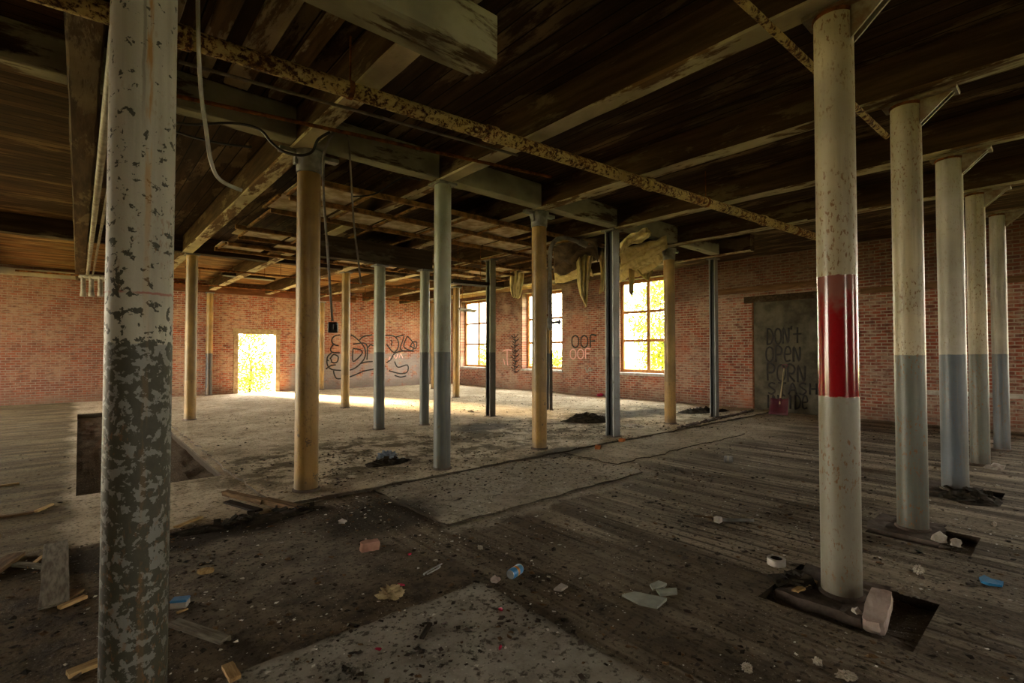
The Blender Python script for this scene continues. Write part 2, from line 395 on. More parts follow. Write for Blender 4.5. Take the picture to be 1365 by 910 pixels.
M['sheet_dark'] = plain('dark torn membrane', (.13, .095, .055), (.05, .035, .02), 4, .85)
M['spray_black'] = plain('black spray paint', (.014, .013, .013), (.03, .025, .022), 25, .6, bump=0)
M['spray_pink'] = plain('pink spray paint', (.85, .50, .46), (.72, .40, .36), 25, .6, bump=0)
M['spray_pale'] = plain('pale spray paint', (.30, .30, .25), (.24, .2, .17), 25, .6, bump=0)
M['gray_wood'] = plain('weathered board', (.22, .195, .15), (.10, .085, .06), 5, .85, stretch=(8, 1, 8))
M['tan_wood'] = plain('split pale wood', (.48, .33, .15), (.28, .17, .07), 6, .8, stretch=(8, 1, 8))
M['brown_wood'] = plain('brown timber', (.17, .105, .05), (.075, .045, .022), 6, .85, stretch=(8, 1, 8))
M['dark_wood'] = plain('dark board', (.038, .027, .018), (.016, .012, .008), 6, .85, stretch=(8, 1, 8))
M['rock'] = plain('pinkish rubble', (.50, .41, .36), (.30, .225, .19), 6, .9, bump=.5)
M['pale_rock'] = plain('pale rubble', (.45, .41, .36), (.27, .235, .20), 6, .9, bump=.5)
M['old_brick'] = plain('pink brick', (.42, .23, .17), (.28, .15, .11), 7, .9, bump=.5)
M['orange_brick'] = plain('orange brick', (.42, .14, .04), (.25, .08, .03), 7, .9, bump=.5)
M['footing'] = plain('broken concrete', (.12, .095, .078), (.055, .042, .033), 5, .9, bump=.6)
M['shard'] = plain('grey green tile', (.27, .285, .235), (.19, .20, .165), 7, .6)
M['blue'] = plain('blue plastic', (.03, .20, .46), (.02, .14, .36), 6, .4, spec=.5, bump=0)
M['cyan'] = plain('bright blue plastic', (.015, .23, .52), (.01, .16, .40), 6, .4, spec=.5, bump=0)
M['red'] = plain('crimson scrap', (.45, .010, .055), (.30, .006, .04), 9, .6, bump=0)
M['paper'] = plain('dirty paper', (.52, .48, .40), (.36, .31, .24), 6, .9, lo=.3, hi=.6)
M['chalk'] = plain('white plaster crumbs', (.78, .75, .68), (.6, .57, .5), 9, .9, bump=0)
M['tanpaper'] = plain('tan paper', (.50, .40, .22), (.20, .15, .08), 14, .9)
M['bluecloth'] = plain('blue grey cloth', (.30, .36, .44), (.17, .21, .26), 9, .9)
M['silver'] = plain('dull metal', (.45, .47, .48), (.25, .26, .27), 9, .35, metal=.8, bump=0)
M['orange'] = plain('orange label', (.50, .22, .04), (.40, .17, .03), 6, .5, bump=0)
M['heap'] = plain('black rubbish', (.045, .036, .025), (.012, .010, .007), 9, .95, bump=.8)
M['leaf_dark'] = plain('shaded weed', (.06, .09, .02), (.03, .05, .01), 9, .7, bump=0)
M['shovel'] = plain('maroon plastic', (.11, .013, .03), (.07, .009, .02), 5, .45, spec=.5, bump=0)
M['handle'] = plain('pale ash wood', (.58, .49, .30), (.45, .36, .2), 6, .6, stretch=(8, 8, 1))
M['bark'] = plain('bark', (.10, .07, .04), (.05, .035, .02), 9, .9)
M['ground'] = plain('outdoor ground', (.30, .32, .12), (.20, .20, .07), 1.2, .95)
M['steel_pale'] = column_mat('pale steel post', (.34, .35, .36), (.25, .27, .28), 1.45, up_t=.25, lo_t=.34, rust=.4, rough=.5)

m, n = newmat('sunlit leaves')
lv = n.noise(n.pos(), 2.2, 4)
lc = n.mix(n.ramp(lv, .35, .65), (.085, .14, .012), (.27, .27, .04))
tr = n.n('ShaderNodeBsdfTranslucent', Color=lc); df = n.n('ShaderNodeBsdfDiffuse', Color=lc)
mx = n.n('ShaderNodeMixShader', Fac=.55, i1=df.outputs[0], i2=tr.outputs[0])
n.t.links.new(mx.outputs[0], n.o.inputs['Surface']); M['leaf'] = m
m, n = newmat('window glass')
mx = n.n('ShaderNodeMixShader', Fac=.05, i1=n.n('ShaderNodeBsdfTransparent', Color=(.97, .98, .96)).outputs[0], i2=n.n('ShaderNodeBsdfGlossy', Roughness=.05).outputs[0])
n.t.links.new(mx.outputs[0], n.o.inputs['Surface']); M['glass'] = m

# ---------------------------------------------------------------- room shell
XW = 8.95 * K; YW = 13.4 * K           # inner faces of the window wall and the door wall
XL, YR = -9.0, -9.0                    # unseen left and rear walls
BZ = 2.45 * K; DZ = BZ + .36           # beam underside, deck underside
TH = .42
WZ0, WZ1 = .57 * K, 2.58 * K

trench = (0.0, .9 * K, 4.63 * K, 10.75 * K)
pits = [(3.28, 4.02, .60, 1.38), (5.16, 5.72, .58, 1.26), (6.98, 7.72, .58, 1.30)]
bm = plate([XL - TH, XW + TH], [YR - TH, YW + TH], [trench] + pits, -.5, 0.0, lambda u, v, w: (u, v, w))
def quad(bm, pts): bm.faces.new([bm.verts.new(p) for p in pts])
for (x0, x1, y0, y1), d in [(trench, .11)] + [(p, .055) for p in pits]:
    nx, ny = max(2, int((x1 - x0) / .06)), max(2, int((y1 - y0) / .06))
    if d > .10: nx, ny = 20, 60
    g = [[bm.verts.new((x0 + (x1 - x0) * i / nx, y0 + (y1 - y0) * j / ny, -d + .035 * mn.noise(Vector((x0 + i * .35, y0 + j * .35, 0))))) for j in range(ny + 1)] for i in range(nx + 1)]
    for i in range(nx):
        for j in range(ny): bm.faces.new((g[i][j], g[i + 1][j], g[i + 1][j + 1], g[i][j + 1]))
def slab(bm, x0, x1, y0, y1, h, jit=.02, seed=1):
    rnd = random.Random(seed); top = []
    def edge(a, b):
        L = (Vector(b) - Vector(a)).length; k = max(1, int(L / .12)); nrm = Vector((-(b[1] - a[1]), b[0] - a[0])).normalized()
        for i in range(k):
            q = Vector(a).lerp(Vector(b), i / k) + nrm * (mn.noise(Vector((i * .45, seed * 7.7, a[0]))) * jit if 0 < i else 0); top.append(q)
    edge((x0, y0), (x1, y0)); edge((x1, y0), (x1, y1)); edge((x1, y1), (x0, y1)); edge((x0, y1), (x0, y0))
    lo = [bm.verts.new((q.x, q.y, -.01)) for q in top]; hi = [bm.verts.new((q.x, q.y, h)) for q in top]
    for i in range(len(top)): bm.faces.new((lo[i], lo[(i + 1) % len(top)], hi[(i + 1) % len(top)], hi[i]))
    bm.faces.new(hi)
slab(bm, -.6, 2.04, -6, 2.68, .022, .05, 1)
slab(bm, 2.51, 5.5, 3.75, 5.24, .018, .05, 2)
slab(bm, 1.5, XW - .01, 5.30, YW - .01, .03, .06, 3)
slab(bm, 5.65, 9.6, 4.25, 5.26, .012, .10, 4)
struct(mk('floor', bm, M['floor']))
SLAB = .03
def gz(x, y): return SLAB if x > 1.5 and y > 5.3 else (.022 if -.6 < x < 2.04 and y < 2.68 else (.018 if 2.51 < x < 5.5 and 3.75 < y < 5.24 else 0.0))
def ground(px, py):
    p = flo(px, py); q = flo(px, py, gz(p.x, p.y)); q.z = gz(q.x, q.y); return q

wins = [(5.35 * K, 6.75 * K), (8.4 * K, 9.84 * K), (11.3 * K, 12.7 * K)]
side = [(-2.4, -1.2), (-6.3, -5.4)]     # further openings of the same wall, out of the frame
dy0, dy1, dz1 = 2.40 * K, 3.78 * K, 1.88 * K
holes = [(a, b, WZ0, WZ1) for a, b in wins] + [(a, b, WZ0, WZ1) for a, b in side]
bm = plate([YR - TH, YW + TH], [0, DZ], holes, XW, XW + TH, lambda u, v, w: (w, u, v))
struct(mk('wall_right', bm, M['brick_y']))
dx0, dx1, dtop = 2.89 * K, 3.77 * K, 1.46 * K
bm = plate([XL - TH, XW], [0, DZ], [(dx0, dx1, 0, dtop), (-8.8, -5.6, .15, 1.9)], YW, YW + TH, lambda u, v, w: (u, w, v))  # second hole: low opening added out of view for sun bounce
struct(mk('wall_back', bm, M['brick_x']))
LEFTH = [(12.0, 15.8, .5, 4), (16.5, 20.4, .5, 4)]  # openings added in the unseen wall to light the back bay
bm = plate([YR - TH, YW], [0, DZ], LEFTH, XL - TH, XL, lambda u, v, w: (w, u, v))
struct(mk('wall_left', bm, M['brick_y']))
REARH = [(-2.2, -.9, 1.0, 3.2), (7.4, 8.5, 1.0, 3.2)]
bm = plate([XL, XW], [0, DZ], REARH, YR - TH, YR, lambda u, v, w: (u, w, v))
struct(mk('wall_rear', bm, M['brick_x']))
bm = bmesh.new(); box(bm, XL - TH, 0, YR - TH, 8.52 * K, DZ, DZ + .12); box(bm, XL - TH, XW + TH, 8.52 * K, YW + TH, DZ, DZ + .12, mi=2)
box(bm, 0, XW + TH, YR - TH, 8.52 * K, DZ, DZ + .12, mi=1)
struct(mk('ceiling', bm, [M['deck'], M['deck_y'], M['deck_glow']]))
bm = bmesh.new(); box(bm, XW - .035, XW - .0, -4.0, 3.4, 2.93, 3.07, .004); struct(mk('trim_1', bm, M['ledger']))
bm = bmesh.new(); box(bm, XL, 1.6, YW - .16, YW, 3.85, 4.05, .01); struct(mk('trim_2', bm, M['header']))
bm = bmesh.new(); box(bm, 2.0, 9.0, YW - .22, YW, 3.72, 3.98, .01); struct(mk('trim_3', bm, M['redwood']))

bm = bmesh.new(); rough_bar(bm, 1, 3.5, 6.9, XW - .06, XW, 3.20, 3.36, .3, .008); struct(mk('trim_4', bm, M['ledger']))
bm = bmesh.new(); rough_bar(bm, 1, -1.2, 2.2, XW - .07, XW, .65, .74, .2, .01); struct(mk('trim_5', bm, M['sill']))
# windows of the far wall
for i, (a, b) in enumerate(wins):
    root = bpy.data.objects.new('window_%d' % (i + 1), None); COL.objects.link(root); struct(root)
    xf = XW + .26
    bm = bmesh.new(); w = .11
    box(bm, xf, xf + .09, a, a + w, WZ0, WZ1, .006); box(bm, xf, xf + .09, b - w, b, WZ0, WZ1, .006)
    box(bm, xf, xf + .09, a + w, b - w, WZ0, WZ0 + w, .006); box(bm, xf, xf + .09, a + w, b - w, WZ1 - w, WZ1, .006)
    mk('window_frame', bm, M['frame'], root)
    c = (a + b) / 2
    bm = bmesh.new(); box(bm, xf + .01, xf + .075, c - .06, c + .06, WZ0 + w, WZ1 - w, .005); mk('mullion', bm, M['frame'], root)
    for s0, s1 in ((a + w, c - .06), (c + .06, b - w)):
        for k in (1, 2):
            zz = WZ0 + w + (WZ1 - WZ0 - 2 * w) * k / 3
            bm = bmesh.new(); box(bm, xf + .02, xf + .07, s0, s1, zz - .044, zz + .044, .004); mk('glazing_bar', bm, M['frame'], root)
        bm = bmesh.new(); box(bm, xf + .042, xf + .048, s0, s1, WZ0 + w, WZ1 - w); mk('glass_pane', bm, M['glass'], root)
    bm = bmesh.new(); box(bm, XW - .05, xf, a - .06, b + .06, WZ0 - .09, WZ0 + .005, .012); mk('window_sill', bm, M['sill'], root)

# open doorway in the door wall
root = bpy.data.objects.new('door_1', None); COL.objects.link(root); struct(root)
for nm, q in (('door_jamb', (dx0 - .13, dx0 + .03, 0, dtop + .0)), ('door_jamb', (dx1 - .03, dx1 + .13, 0, dtop))):
    bm = bmesh.new(); box(bm, q[0], q[1], YW - .03, YW + .2, q[2], q[3], .006); mk(nm, bm, M['doorwood'], root)
bm = bmesh.new(); box(bm, dx0 - .16, dx1 + .16, YW - .04, YW + .2, dtop, dtop + .20, .008); mk('door_head', bm, M['doorwood'], root)

# plastered-over doorway in the window wall
root = bpy.data.objects.new('door_2', None); COL.objects.link(root); struct(root)
bm = bmesh.new(); box(bm, XW - .025, XW + .01, dy0, dy1, 0, dz1, .01); mk('plaster_infill', bm, M['plaster'], root)
bm = bmesh.new(); rough_bar(bm, 1, dy0 - .25, dy1 + .25, XW - .05, XW + .02, dz1, dz1 + .17, .2, .01); mk('lintel', bm, M['dark_girder'], root)
for y0, y1 in ((dy0 - .05, dy0), (dy1, dy1 + .05)):
    bm = bmesh.new(); box(bm, XW - .03, XW + .01, y0, y1, 0, dz1, .008); mk('edge_strip', bm, M['redwood'], root)

# ---------------------------------------------------------------- timbers
GS = [s * K for s in (-1.2, .0, 1.17, 2.32, 3.52, 4.74, 6.05, 7.2)]
BW = .105
beam_lab = {
    0: 'timber ceiling beam in the bay over the boarded bay left of the peeling column',
    1: 'timber ceiling beam running straight ahead above the peeling cream and black column',
    2: 'timber ceiling beam over the nearest yellow column, dropping to the far left yellow column',
    3: 'timber ceiling beam resting on the red-banded column, pale worn underside',
    4: 'timber ceiling beam on the speckled column directly behind the red-banded one',
    5: 'timber ceiling beam on the third round column counted from the red-banded one',
    6: 'timber ceiling beam on the fourth round column counted from the red-banded one',
    7: 'short timber ceiling beam ending in mid air above the thin pale steel post'}
for i, s in enumerate(GS):
    bm = bmesh.new()
    y0 = YR if i != 7 else 3.05 * K
    rough_bar(bm, 1, y0, YW - .23, s - BW, s + BW, BZ, DZ, .5, .006, .014, i)
    o = mk('ceiling_beam', bm, [M['beam'], M['beam_side']])
    for pg in o.data.polygons: pg.material_index = 0 if pg.normal.z < -.5 and i > 1 else 1  # side faces take the slot with the painted shade
    tag(o, beam_lab[i], 'ceiling beam', 'beams carried by the column rows')
TB = 3.57 * K; TH_ = 8.52 * K
bay = ['left of the peeling column', 'between peeling and nearest yellow columns', 'just right of the nearest yellow column',
       'right of the grey-green two-tone column', 'right of the middle yellow column', 'left of the rearmost yellow column', 'right of the rearmost yellow column']
for i in range(7):
    bm = bmesh.new(); rough_bar(bm, 0, GS[i] + BW + .003, GS[i + 1] - BW - .003, TB - .10, TB + .10, BZ + .02, DZ, .3, .006, .012, 20 + i)
    tag(mk('cross_girder', bm, M['girder']), 'pale painted girder bridging the beams ' + bay[i], 'girder', 'girders over the row of yellow columns')
bay2 = ['far left bay', 'bay behind the peeling column', 'bay right of the far left yellow column', 'bay behind the nearest yellow column', 'bay behind the grey-green column', 'bay behind the middle yellow column', 'bay behind the steel post']
for i in range(7):
    bm = bmesh.new(); rough_bar(bm, 0, GS[i] + BW + .003, GS[i + 1] - BW - .003, TH_ - .12, TH_ + .12, BZ - .0, DZ, .3, .006, .012, 40 + i)
    tag(mk('cross_girder', bm, M['dark_girder']), 'dark girder deep in the hall above the %s' % bay2[i], 'girder', 'dark girders deep in the hall')
# doubled girder ending in mid air over the viewer
TA0, TA1 = 1.62 * K, 1.80 * K
root = empty('hanging_girder', (0, TA0, BZ - .33), 'thick doubled girder with cut square end hanging over the foreground', 'girder')
bm = bmesh.new(); rough_bar(bm, 0, -4.0, 1.33 * K, 0, .17, 0, .325, .3, .005, .012, 61); mk('main_timber', bm, M['girder'], root)
bm = bmesh.new(); rough_bar(bm, 0, -4.0, 1.31 * K, .175, .285, .02, .325, .3, .005, .01, 62); mk('side_timber', bm, M['girder'], root)
for i, (x, w_, y0, y1) in enumerate(((.46, .09, 2.9, 5.3), (.80, .07, 2.9, 5.3), (1.10, .10, 3.0, 5.3), (1.45, .06, 3.3, 5.3))):
    bm = bmesh.new(); rough_bar(bm, 1, y0, y1, x - w_, x + w_, DZ - .055, DZ - .002, .3, .005, .006, 90 + i)
    tag(mk('ceiling_board', bm, M['board']), ['first', 'second', 'third', 'fourth'][i] + ' loose grey board under the ceiling, counted rightwards from the peeling column', 'ceiling board', 'loose boards under the ceiling')
# low dark beam carried by two grey posts
bm = bmesh.new(); rough_bar(bm, 0, 1.9 * K, 3.62 * K, 5.88 * K - .12, 5.88 * K + .12, 2.13 * K, BZ - .10, .4, .006, .012, 70)
tag(mk('low_beam', bm, M['dark_girder']), 'low black beam carried by the two grey two-tone posts in mid hall', 'beam')

# ---------------------------------------------------------------- columns
def round_shaft(h, r):
    bm = bmesh.new(); lathe(bm, [(r * 1.02, 0), (r, .05)] + [(r, h * k / 8) for k in range(1, 8)] + [(r * .985, h)], 40); return bm
def h_shaft(h, w):
    bm = bmesh.new(); t = .016
    prof = [(-w, -w), (w, -w), (w, -w + t * 1.4), (t, -w + t * 1.4), (t, w - t * 1.4), (w, w - t * 1.4), (w, w), (-w, w), (-w, w - t * 1.4), (-t, w - t * 1.4), (-t, -w + t * 1.4), (-w, -w + t * 1.4)]
    lo = [bm.verts.new((x, y, 0)) for x, y in prof]; hi = [bm.verts.new((x, y, h)) for x, y in prof]
    for i in range(12): bm.faces.new((lo[i], lo[(i + 1) % 12], hi[(i + 1) % 12], hi[i]))
    bm.faces.new(lo[::-1]); bm.faces.new(hi)
    for f in bm.faces:
        c = f.calc_center_median()
        if abs(c.x) < t * 1.2 and abs(f.normal.z) < .5 and abs(c.y) < w * .5: f.material_index = 1
    return bm

YEL = dict(upper=(.37, .22, .050), lower=(.35, .20, .042), zb=.9, up_t=.27, lo_t=.37, rust=.6, flake=(.07, .045, .015), dirty=.5)
GRN = dict(upper=(.31, .32, .23), lower=(.080, .088, .080), zb=1.53, up_t=.22, lo_t=.30, rust=.4, flake=(.05, .04, .02))
CRM = dict(upper=(.49, .425, .28), lower=(.135, .143, .118), zb=1.53, up_t=.20, lo_t=.30, rust=.9, flake=(.12, .06, .025), rough=.42)
cm = {k: column_mat('column paint ' + k, **d) for k, d in {
    'yellow': YEL, 'green': GRN,
    'banded': {**CRM, 'lower': (.28, .26, .20), 'zb': 1.27, 'band': (1.27, 2.045)},
    'cream': CRM, 'bluish': {**CRM, 'upper': (.47, .435, .35), 'lower': (.125, .150, .175), 'rust': .35},
    'tanblack': {**YEL, 'lower': (.035, .036, .034), 'zb': 1.5},
    'peeling': dict(upper=(.47, .44, .345), lower=(.205, .208, .185), zb=1.565, flake=(.020, .019, .010), up_t=.385, lo_t=.535, rust=.5, seam=R(-84), fscale=24.0, rough=.6)}.items()}

def column(px, py, r, kind, label, shape='round', cap=True, top=None, pos=None, group=None, foot=True):
    p = pos or flo(px, py); d = Vector((p.x, p.y, 0)).normalized()
    if pos is None: p = p + d * r
    z0 = gz(p.x, p.y); top = top or BZ; h = top - z0
    root = empty('support_column', (p.x, p.y, z0), label, 'column', group)
    mat = cm.get(kind) or M[kind]
    capz = h - .03
    if shape == 'round': mk('shaft', round_shaft(capz, r), mat, root, 'auto')
    else: mk('shaft', h_shaft(capz, r * .78), [mat, M['black']], root)
    bm = bmesh.new()
    if cap == 'bracket':   # seat plate reaching out along the beam, with gusset
        box(bm, -.10, .10, -.36, .16, h - .03, h, .005)
        br = mk('cap_bracket', bm, M['pale_metal'], root)
        for sx in (-.035, .035):
            bm = bmesh.new()
            a = [bm.verts.new((sx - .008, y, z)) for y, z in ((-r * .95, h - .03), (-.33, h - .03), (-r * .95, h - .24))]
            b = [bm.verts.new((sx + .008, y, z)) for y, z in ((-r * .95, h - .03), (-.33, h - .03), (-r * .95, h - .24))]
            bm.faces.new(a); bm.faces.new(b[::-1])
            for i in range(3): bm.faces.new((a[i], b[i], b[(i + 1) % 3], a[(i + 1) % 3]))
            mk('gusset', bm, M['pale_metal'], br)
        bm = bmesh.new(); lathe(bm, [(r * 1.0, h - .055), (r * 1.06, h - .05), (r * 1.06, h - .032), (r, h - .03)], 40); mk('collar', bm, M['rust'], root, 'auto')
    elif cap == 'lugs':    # cast cap with ears on both sides
        lathe(bm, [(r * 1.0, h - .24), (r * 1.08, h - .235), (r * 1.1, h - .12), (r * 1.35, h - .03), (r * 1.35, h)], 32)
        for sx in (-1, 1):
            box(bm, min(sx * r, sx * (r + .20)), max(sx * r, sx * (r + .20)), -.05, .05, h - .05, h - .002, .006)
            box(bm, min(sx * r, sx * (r + .04)), max(sx * r, sx * (r + .04)), -.035, .035, h - .16, h - .03, .006)
        mk('capital', bm, M['gray_metal'], root, 'auto')
    elif cap:
        box(bm, -r * 1.25, r * 1.25, -r * 1.25, r * 1.25, h - .03, h, .004)
        mk('cap_plate', bm, M['gray_metal'], root)
    if foot:
        bm = bmesh.new()
        if shape == 'round': lathe(bm, [(r * 1.16, 0), (r * 1.16, .018), (r * 1.04, .026)], 32)
        else: box(bm, -r * 1.05, r * 1.05, -r * 1.05, r * 1.05, 0, .015, .003)
        mk('base_ring' if shape == 'round' else 'base_plate', bm, M['footing'], root)
    return root

RY, RG = 'yellow columns', 'round columns by the brick wall'
column(0, 0, .118, 'peeling', 'nearest column, cream above black, paint badly peeling', cap=False, top=BZ - .33, pos=Vector((.195, 1.71 * K, 0)))
column(408, 660, .125, 'yellow', 'nearest yellow column, thick, hanging cables beside its cap', cap='lugs', group=RY)
column(589, 630, .112, 'green', 'grey-green column with dark grey lower half in the middle of the hall', group='two-tone columns')
column(719, 602, .118, 'yellow', 'yellow column in the middle of the hall beside the pale standpipe', cap='lugs', group=RY)
column(817, 585, .118, 'steel_pale', 'blue-grey steel post with open black side before the large window', shape='h')
column(893.5, 567, .118, 'yellow', 'rearmost yellow column, standing at the right edge of the large window', cap='lugs', group=RY)
column(952.5, 558, .095, 'steel_pale', 'thin pale steel post before the bare brick wall, left of the shovel', shape='h')
RB = [(1122, 801, .113, 'banded', 'round column with glossy red band around its middle'),
      (1217, 709, .112, 'cream', 'rust-speckled cream and grey column directly behind the red-banded one'),
      (1273.5, 656, .120, 'bluish', 'thick column with smooth blue-grey lower half, third in the row of the red-banded one'),
      (1307, 621, .104, 'cream', 'cream and grey column half hidden behind the blue-grey one, white stones at its foot'),
      (1336, 601, .098, 'bluish', 'last and smallest column in the row of the red-banded one')]
RPOS = []
for px, py, r, k, lab in RB:
    o = column(px, py, r, k, lab, cap='bracket', group=RG); RPOS.append(o.location.copy())
column(253, 562, .118, 'yellow', 'far left yellow column standing beside the trench', group=RY)
column(460, 545, .112, 'yellow', 'slim yellow column in the far hall before the bubble graffiti', group=RY)
column(505, 575, .108, 'green', 'grey two-tone post under the low beam, before the graffiti wall', top=2.13 * K, group='two-tone columns')
column(565.5, 569, .100, 'green', 'grey two-tone post close behind the middle grey-green column', top=2.13 * K, group='two-tone columns')
column(608, 531, .118, 'yellow', 'farthest yellow column near the corner window', group=RY)
column(654, 557, .108, 'green', 'dark steel post with open side, right of the corner window', shape='h', group='two-tone columns')
for px, lab in ((279, 'brick-wall post with black lower half left of the open doorway'), (428.5, 'pale post on the brick wall right of the open doorway')):
    q = ony(px, 470, YW - .16)
    column(0, 0, .11, 'tanblack' if px < 300 else 'yellow', lab, pos=Vector((q.x, q.y, 0)), top=3.72 if px < 300 else BZ - .15, group='posts on the door wall')
column(732.5, 548, .075, 'tanblack', 'thin dark steel post seen just right of the middle yellow column', shape='h', group='two-tone columns')
q = flo(577.5, 519); column(0, 0, .10, 'yellow', 'dark distant post mostly hidden behind the middle grey-green column', pos=Vector((q.x, q.y, 0)), group='posts on the door wall')

# broken concrete footings and stones in the pits by the round columns
for i, lab in ((0, 'broken dark concrete footing around the red-banded column'), (1, 'broken dark concrete footing around the speckled column'), (2, 'broken dark concrete footing around the thick blue-grey column')):
    c = RPOS[i]; bm = bmesh.new(); box(bm, -.29, .31, -.20, .30, 0, .098)
    bmesh.ops.subdivide_edges(bm, edges=bm.edges, cuts=9, use_grid_fill=True)
    for v in bm.verts:
        q = v.co * 6 + Vector((i * 7.1, 3, 0)); v.co += Vector((mn.noise(q), mn.noise(q + Vector((9, 0, 0))), .3 * mn.noise(q * 2) if v.co.z > .05 else 0)) * .045
    tag(mk('column_footing', bm, M['footing'], None, False, (c.x, c.y, -.09)), lab, 'footing', 'footings of the round columns')

# ---------------------------------------------------------------- pipes and cables
def pipe(name, pts, r, mat, label, cat, group=None, seg=14, couplings=(), brackets=()):
    root = empty(name, pts[0], label, cat, group); o = Vector(pts[0]); P = [Vector(p) - o for p in pts]
    bm = bmesh.new(); tube(bm, P, r, seg); mk('pipe_run', bm, mat, root, 'auto')
    for t in couplings:
        a = P[0].lerp(P[-1], t); d = (P[-1] - P[0]).normalized()
        bm = bmesh.new(); tube(bm, [a - d * .07, a - d * .06, a + d * .06, a + d * .07], [r * 1.05, r * 1.25, r * 1.25, r * 1.05], seg); mk('coupling', bm, mat, root, 'auto')
    for t in brackets:
        a = P[0].lerp(P[-1], t); L = DZ - (a.z + o.z)
        bm = bmesh.new(); tube(bm, [a + Vector((0, 0, r)), a + Vector((0, 0, L))], .008, 6)
        d = (P[-1] - P[0]).normalized(); tube(bm, [a - d * .02, a + d * .02], r * 1.12, seg, True)
        mk('hanger', bm, M['rust'], root)
    return root
PZ = BZ - .072
def on_z(px, py, z): return flo(px, py, z)
a, b = on_z(-60, -52, PZ - .02), on_z(1080, 322, PZ - .10)
a, b = Vector((-.9, 2.66 * K, PZ - .015)), Vector((6.9 * K, 2.06 * K, PZ - .015))
dirv = (b - a).normalized()
seq = [a + (b - a) * (i / 24) for i in range(25)]
pipe('overhead_pipe', seq, .066, M['rust_pipe'], 'thick rusted yellow-brown pipe crossing overhead from upper left', 'pipe', seg=18, couplings=(.12, .34, .55, .80), brackets=(.22, .66, .9))
def seg_z(p1, p2, z, n=2):
    A, B = flo(*p1, z), flo(*p2, z); return [A.lerp(B, i / n) for i in range(n + 1)]
pipe('small_pipe', seg_z((960, -26), (1182, 182), BZ - .05), .027, M['rust_pipe'], 'thin rusty pipe passing behind the top of the red-banded column', 'pipe', couplings=(.55,), brackets=(.45,))
pipe('conduit', seg_z((238, 82), (690, 207), BZ - .05, 6), .014, M['conduit'], 'thin grey conduit running just below the thick rusted pipe', 'conduit', brackets=())
pipe('rusty_rod', seg_z((236, 128), (735, 236), BZ - .03, 6), .018, M['rust'], 'rust-red thin pipe along the girder over the yellow columns', 'pipe')
for dx, lab in ((.16, 'pale pipe running ahead beside the beam over the peeling column'), (.27, 'thinner pipe of the pair beside the beam over the peeling column')):
    pipe('overhead_pipe', [Vector((dx, y, BZ - .04)) for y in (3.2, 8, 13, 19)], .038 if dx < .2 else .022, M['conduit'], lab, 'pipe', 'pair of pipes beside the first beam')
for s0, s1, t, z, lab in ((1.25, 6.0, 9.3, 2.36, 'thin pipe crossing the far bay above the doorway'), (-.8, 7.8, 11.4, 2.34, 'thin pipe crossing the last bay before the door wall')):
    pipe('small_pipe', [Vector((s0 * K, t * K, z * K)), Vector((s1 * K, t * K, z * K))], .022, M['rust'], lab, 'pipe', brackets=(.3, .7))

mz = 8.6 * K
root = empty('pipe_manifold', at(126, 368, mz), 'small cluster of three upright pipe stubs hanging where the pair of pipes ends', 'pipe fitting'); o = root.location
bm = bmesh.new(); tube(bm, [at(106, 368, mz) - o, at(143, 371, mz) - o], .05, 12); mk('header_pipe', bm, M['conduit'], root, 'auto')
for px in (111, 122, 134):
    bm = bmesh.new(); tube(bm, [at(px, 368, mz) - o, at(px, 392, mz) - o], .055, 12); tube(bm, [at(px, 390, mz) - o, at(px, 395, mz) - o], .07, 12); mk('pipe_stub', bm, M['conduit'], root, 'auto')

def cable(name, pts, r, mat, label, cat='cable', group=None, n=8):
    o = Vector(pts[0]); bm = bmesh.new(); tube(bm, [p - o for p in smooth_pts(pts, n)], r, 8)
    return tag(mk(name, bm, mat, None, True, o), label, cat, group)
z1 = 2.95
top = at(264, -25, z1)
cable('hanging_cable', [at(264, -60, z1), at(264, 20, z1), at(267, 110, z1), at(275, 175, z1), at(282, 218, z1), at(294, 240, z1 + .05), at(322, 254, z1 + .15)], .0115, M['white_cable'], 'pale stiff cable hanging in a hook from the ceiling by the peeling column')
z2 = 5.35
root = empty('pendant_socket', at(444, 436, z2), 'black socket box hanging on a long grey cable beside the nearest yellow column', 'pendant socket')
o = root.location
bm = bmesh.new(); tube(bm, [p - o for p in smooth_pts([at(446, 176, z2), at(436, 192, z2), at(431, 215, z2), at(432, 270, z2), at(437, 340, z2), at(443, 428, z2)], 6)], .014, 8); mk('cord', bm, M['conduit'], root, True)
bm = bmesh.new(); box(bm, -.05, .05, -.03, .03, -.06, .055, .012, Matrix.Rotation(-YAW, 4, 'Z')); sb = mk('socket_box', bm, M['black'], root)
bm = bmesh.new(); box(bm, .015, .06, -.045, -.02, -.03, .03, .006, Matrix.Rotation(-YAW, 4, 'Z')); mk('plug', bm, M['black'], sb)
z3 = 5.55
cable('hanging_cable', [at(460, 176, z3), at(465, 190, z3), at(468, 240, z3), at(472, 300, z3), at(478, 350, z3), at(481, 378, z3)], .011, M['conduit'], 'thin grey cable dangling right of the pendant socket')
cable('loose_wire', [at(236, 164, 4.72), at(262, 166, 4.72), at(310, 164, 4.72), at(345, 172, 4.72), at(362, 190, 4.72), at(378, 202, 4.72), at(400, 207, 4.72), at(416, 202, 4.72), at(424, 186, 4.72), at(440, 176, 4.72)], .013, M['black'], 'black wire sagging in a loop across the cap of the nearest yellow column')
cable('loose_wire', [at(236, 176, 4.9), at(262, 184, 4.9), at(300, 192, 4.9), at(335, 196, 4.9)], .012, M['black'], 'black wire strung below the girder right of the peeling column')
cable('loose_wire', [at(560, 240, 6.2), at(535, 238, 6.2), at(500, 258, 6.2), at(470, 262, 6.2)], .010, M['black'], 'black wire looping left from the top of the grey-green column')
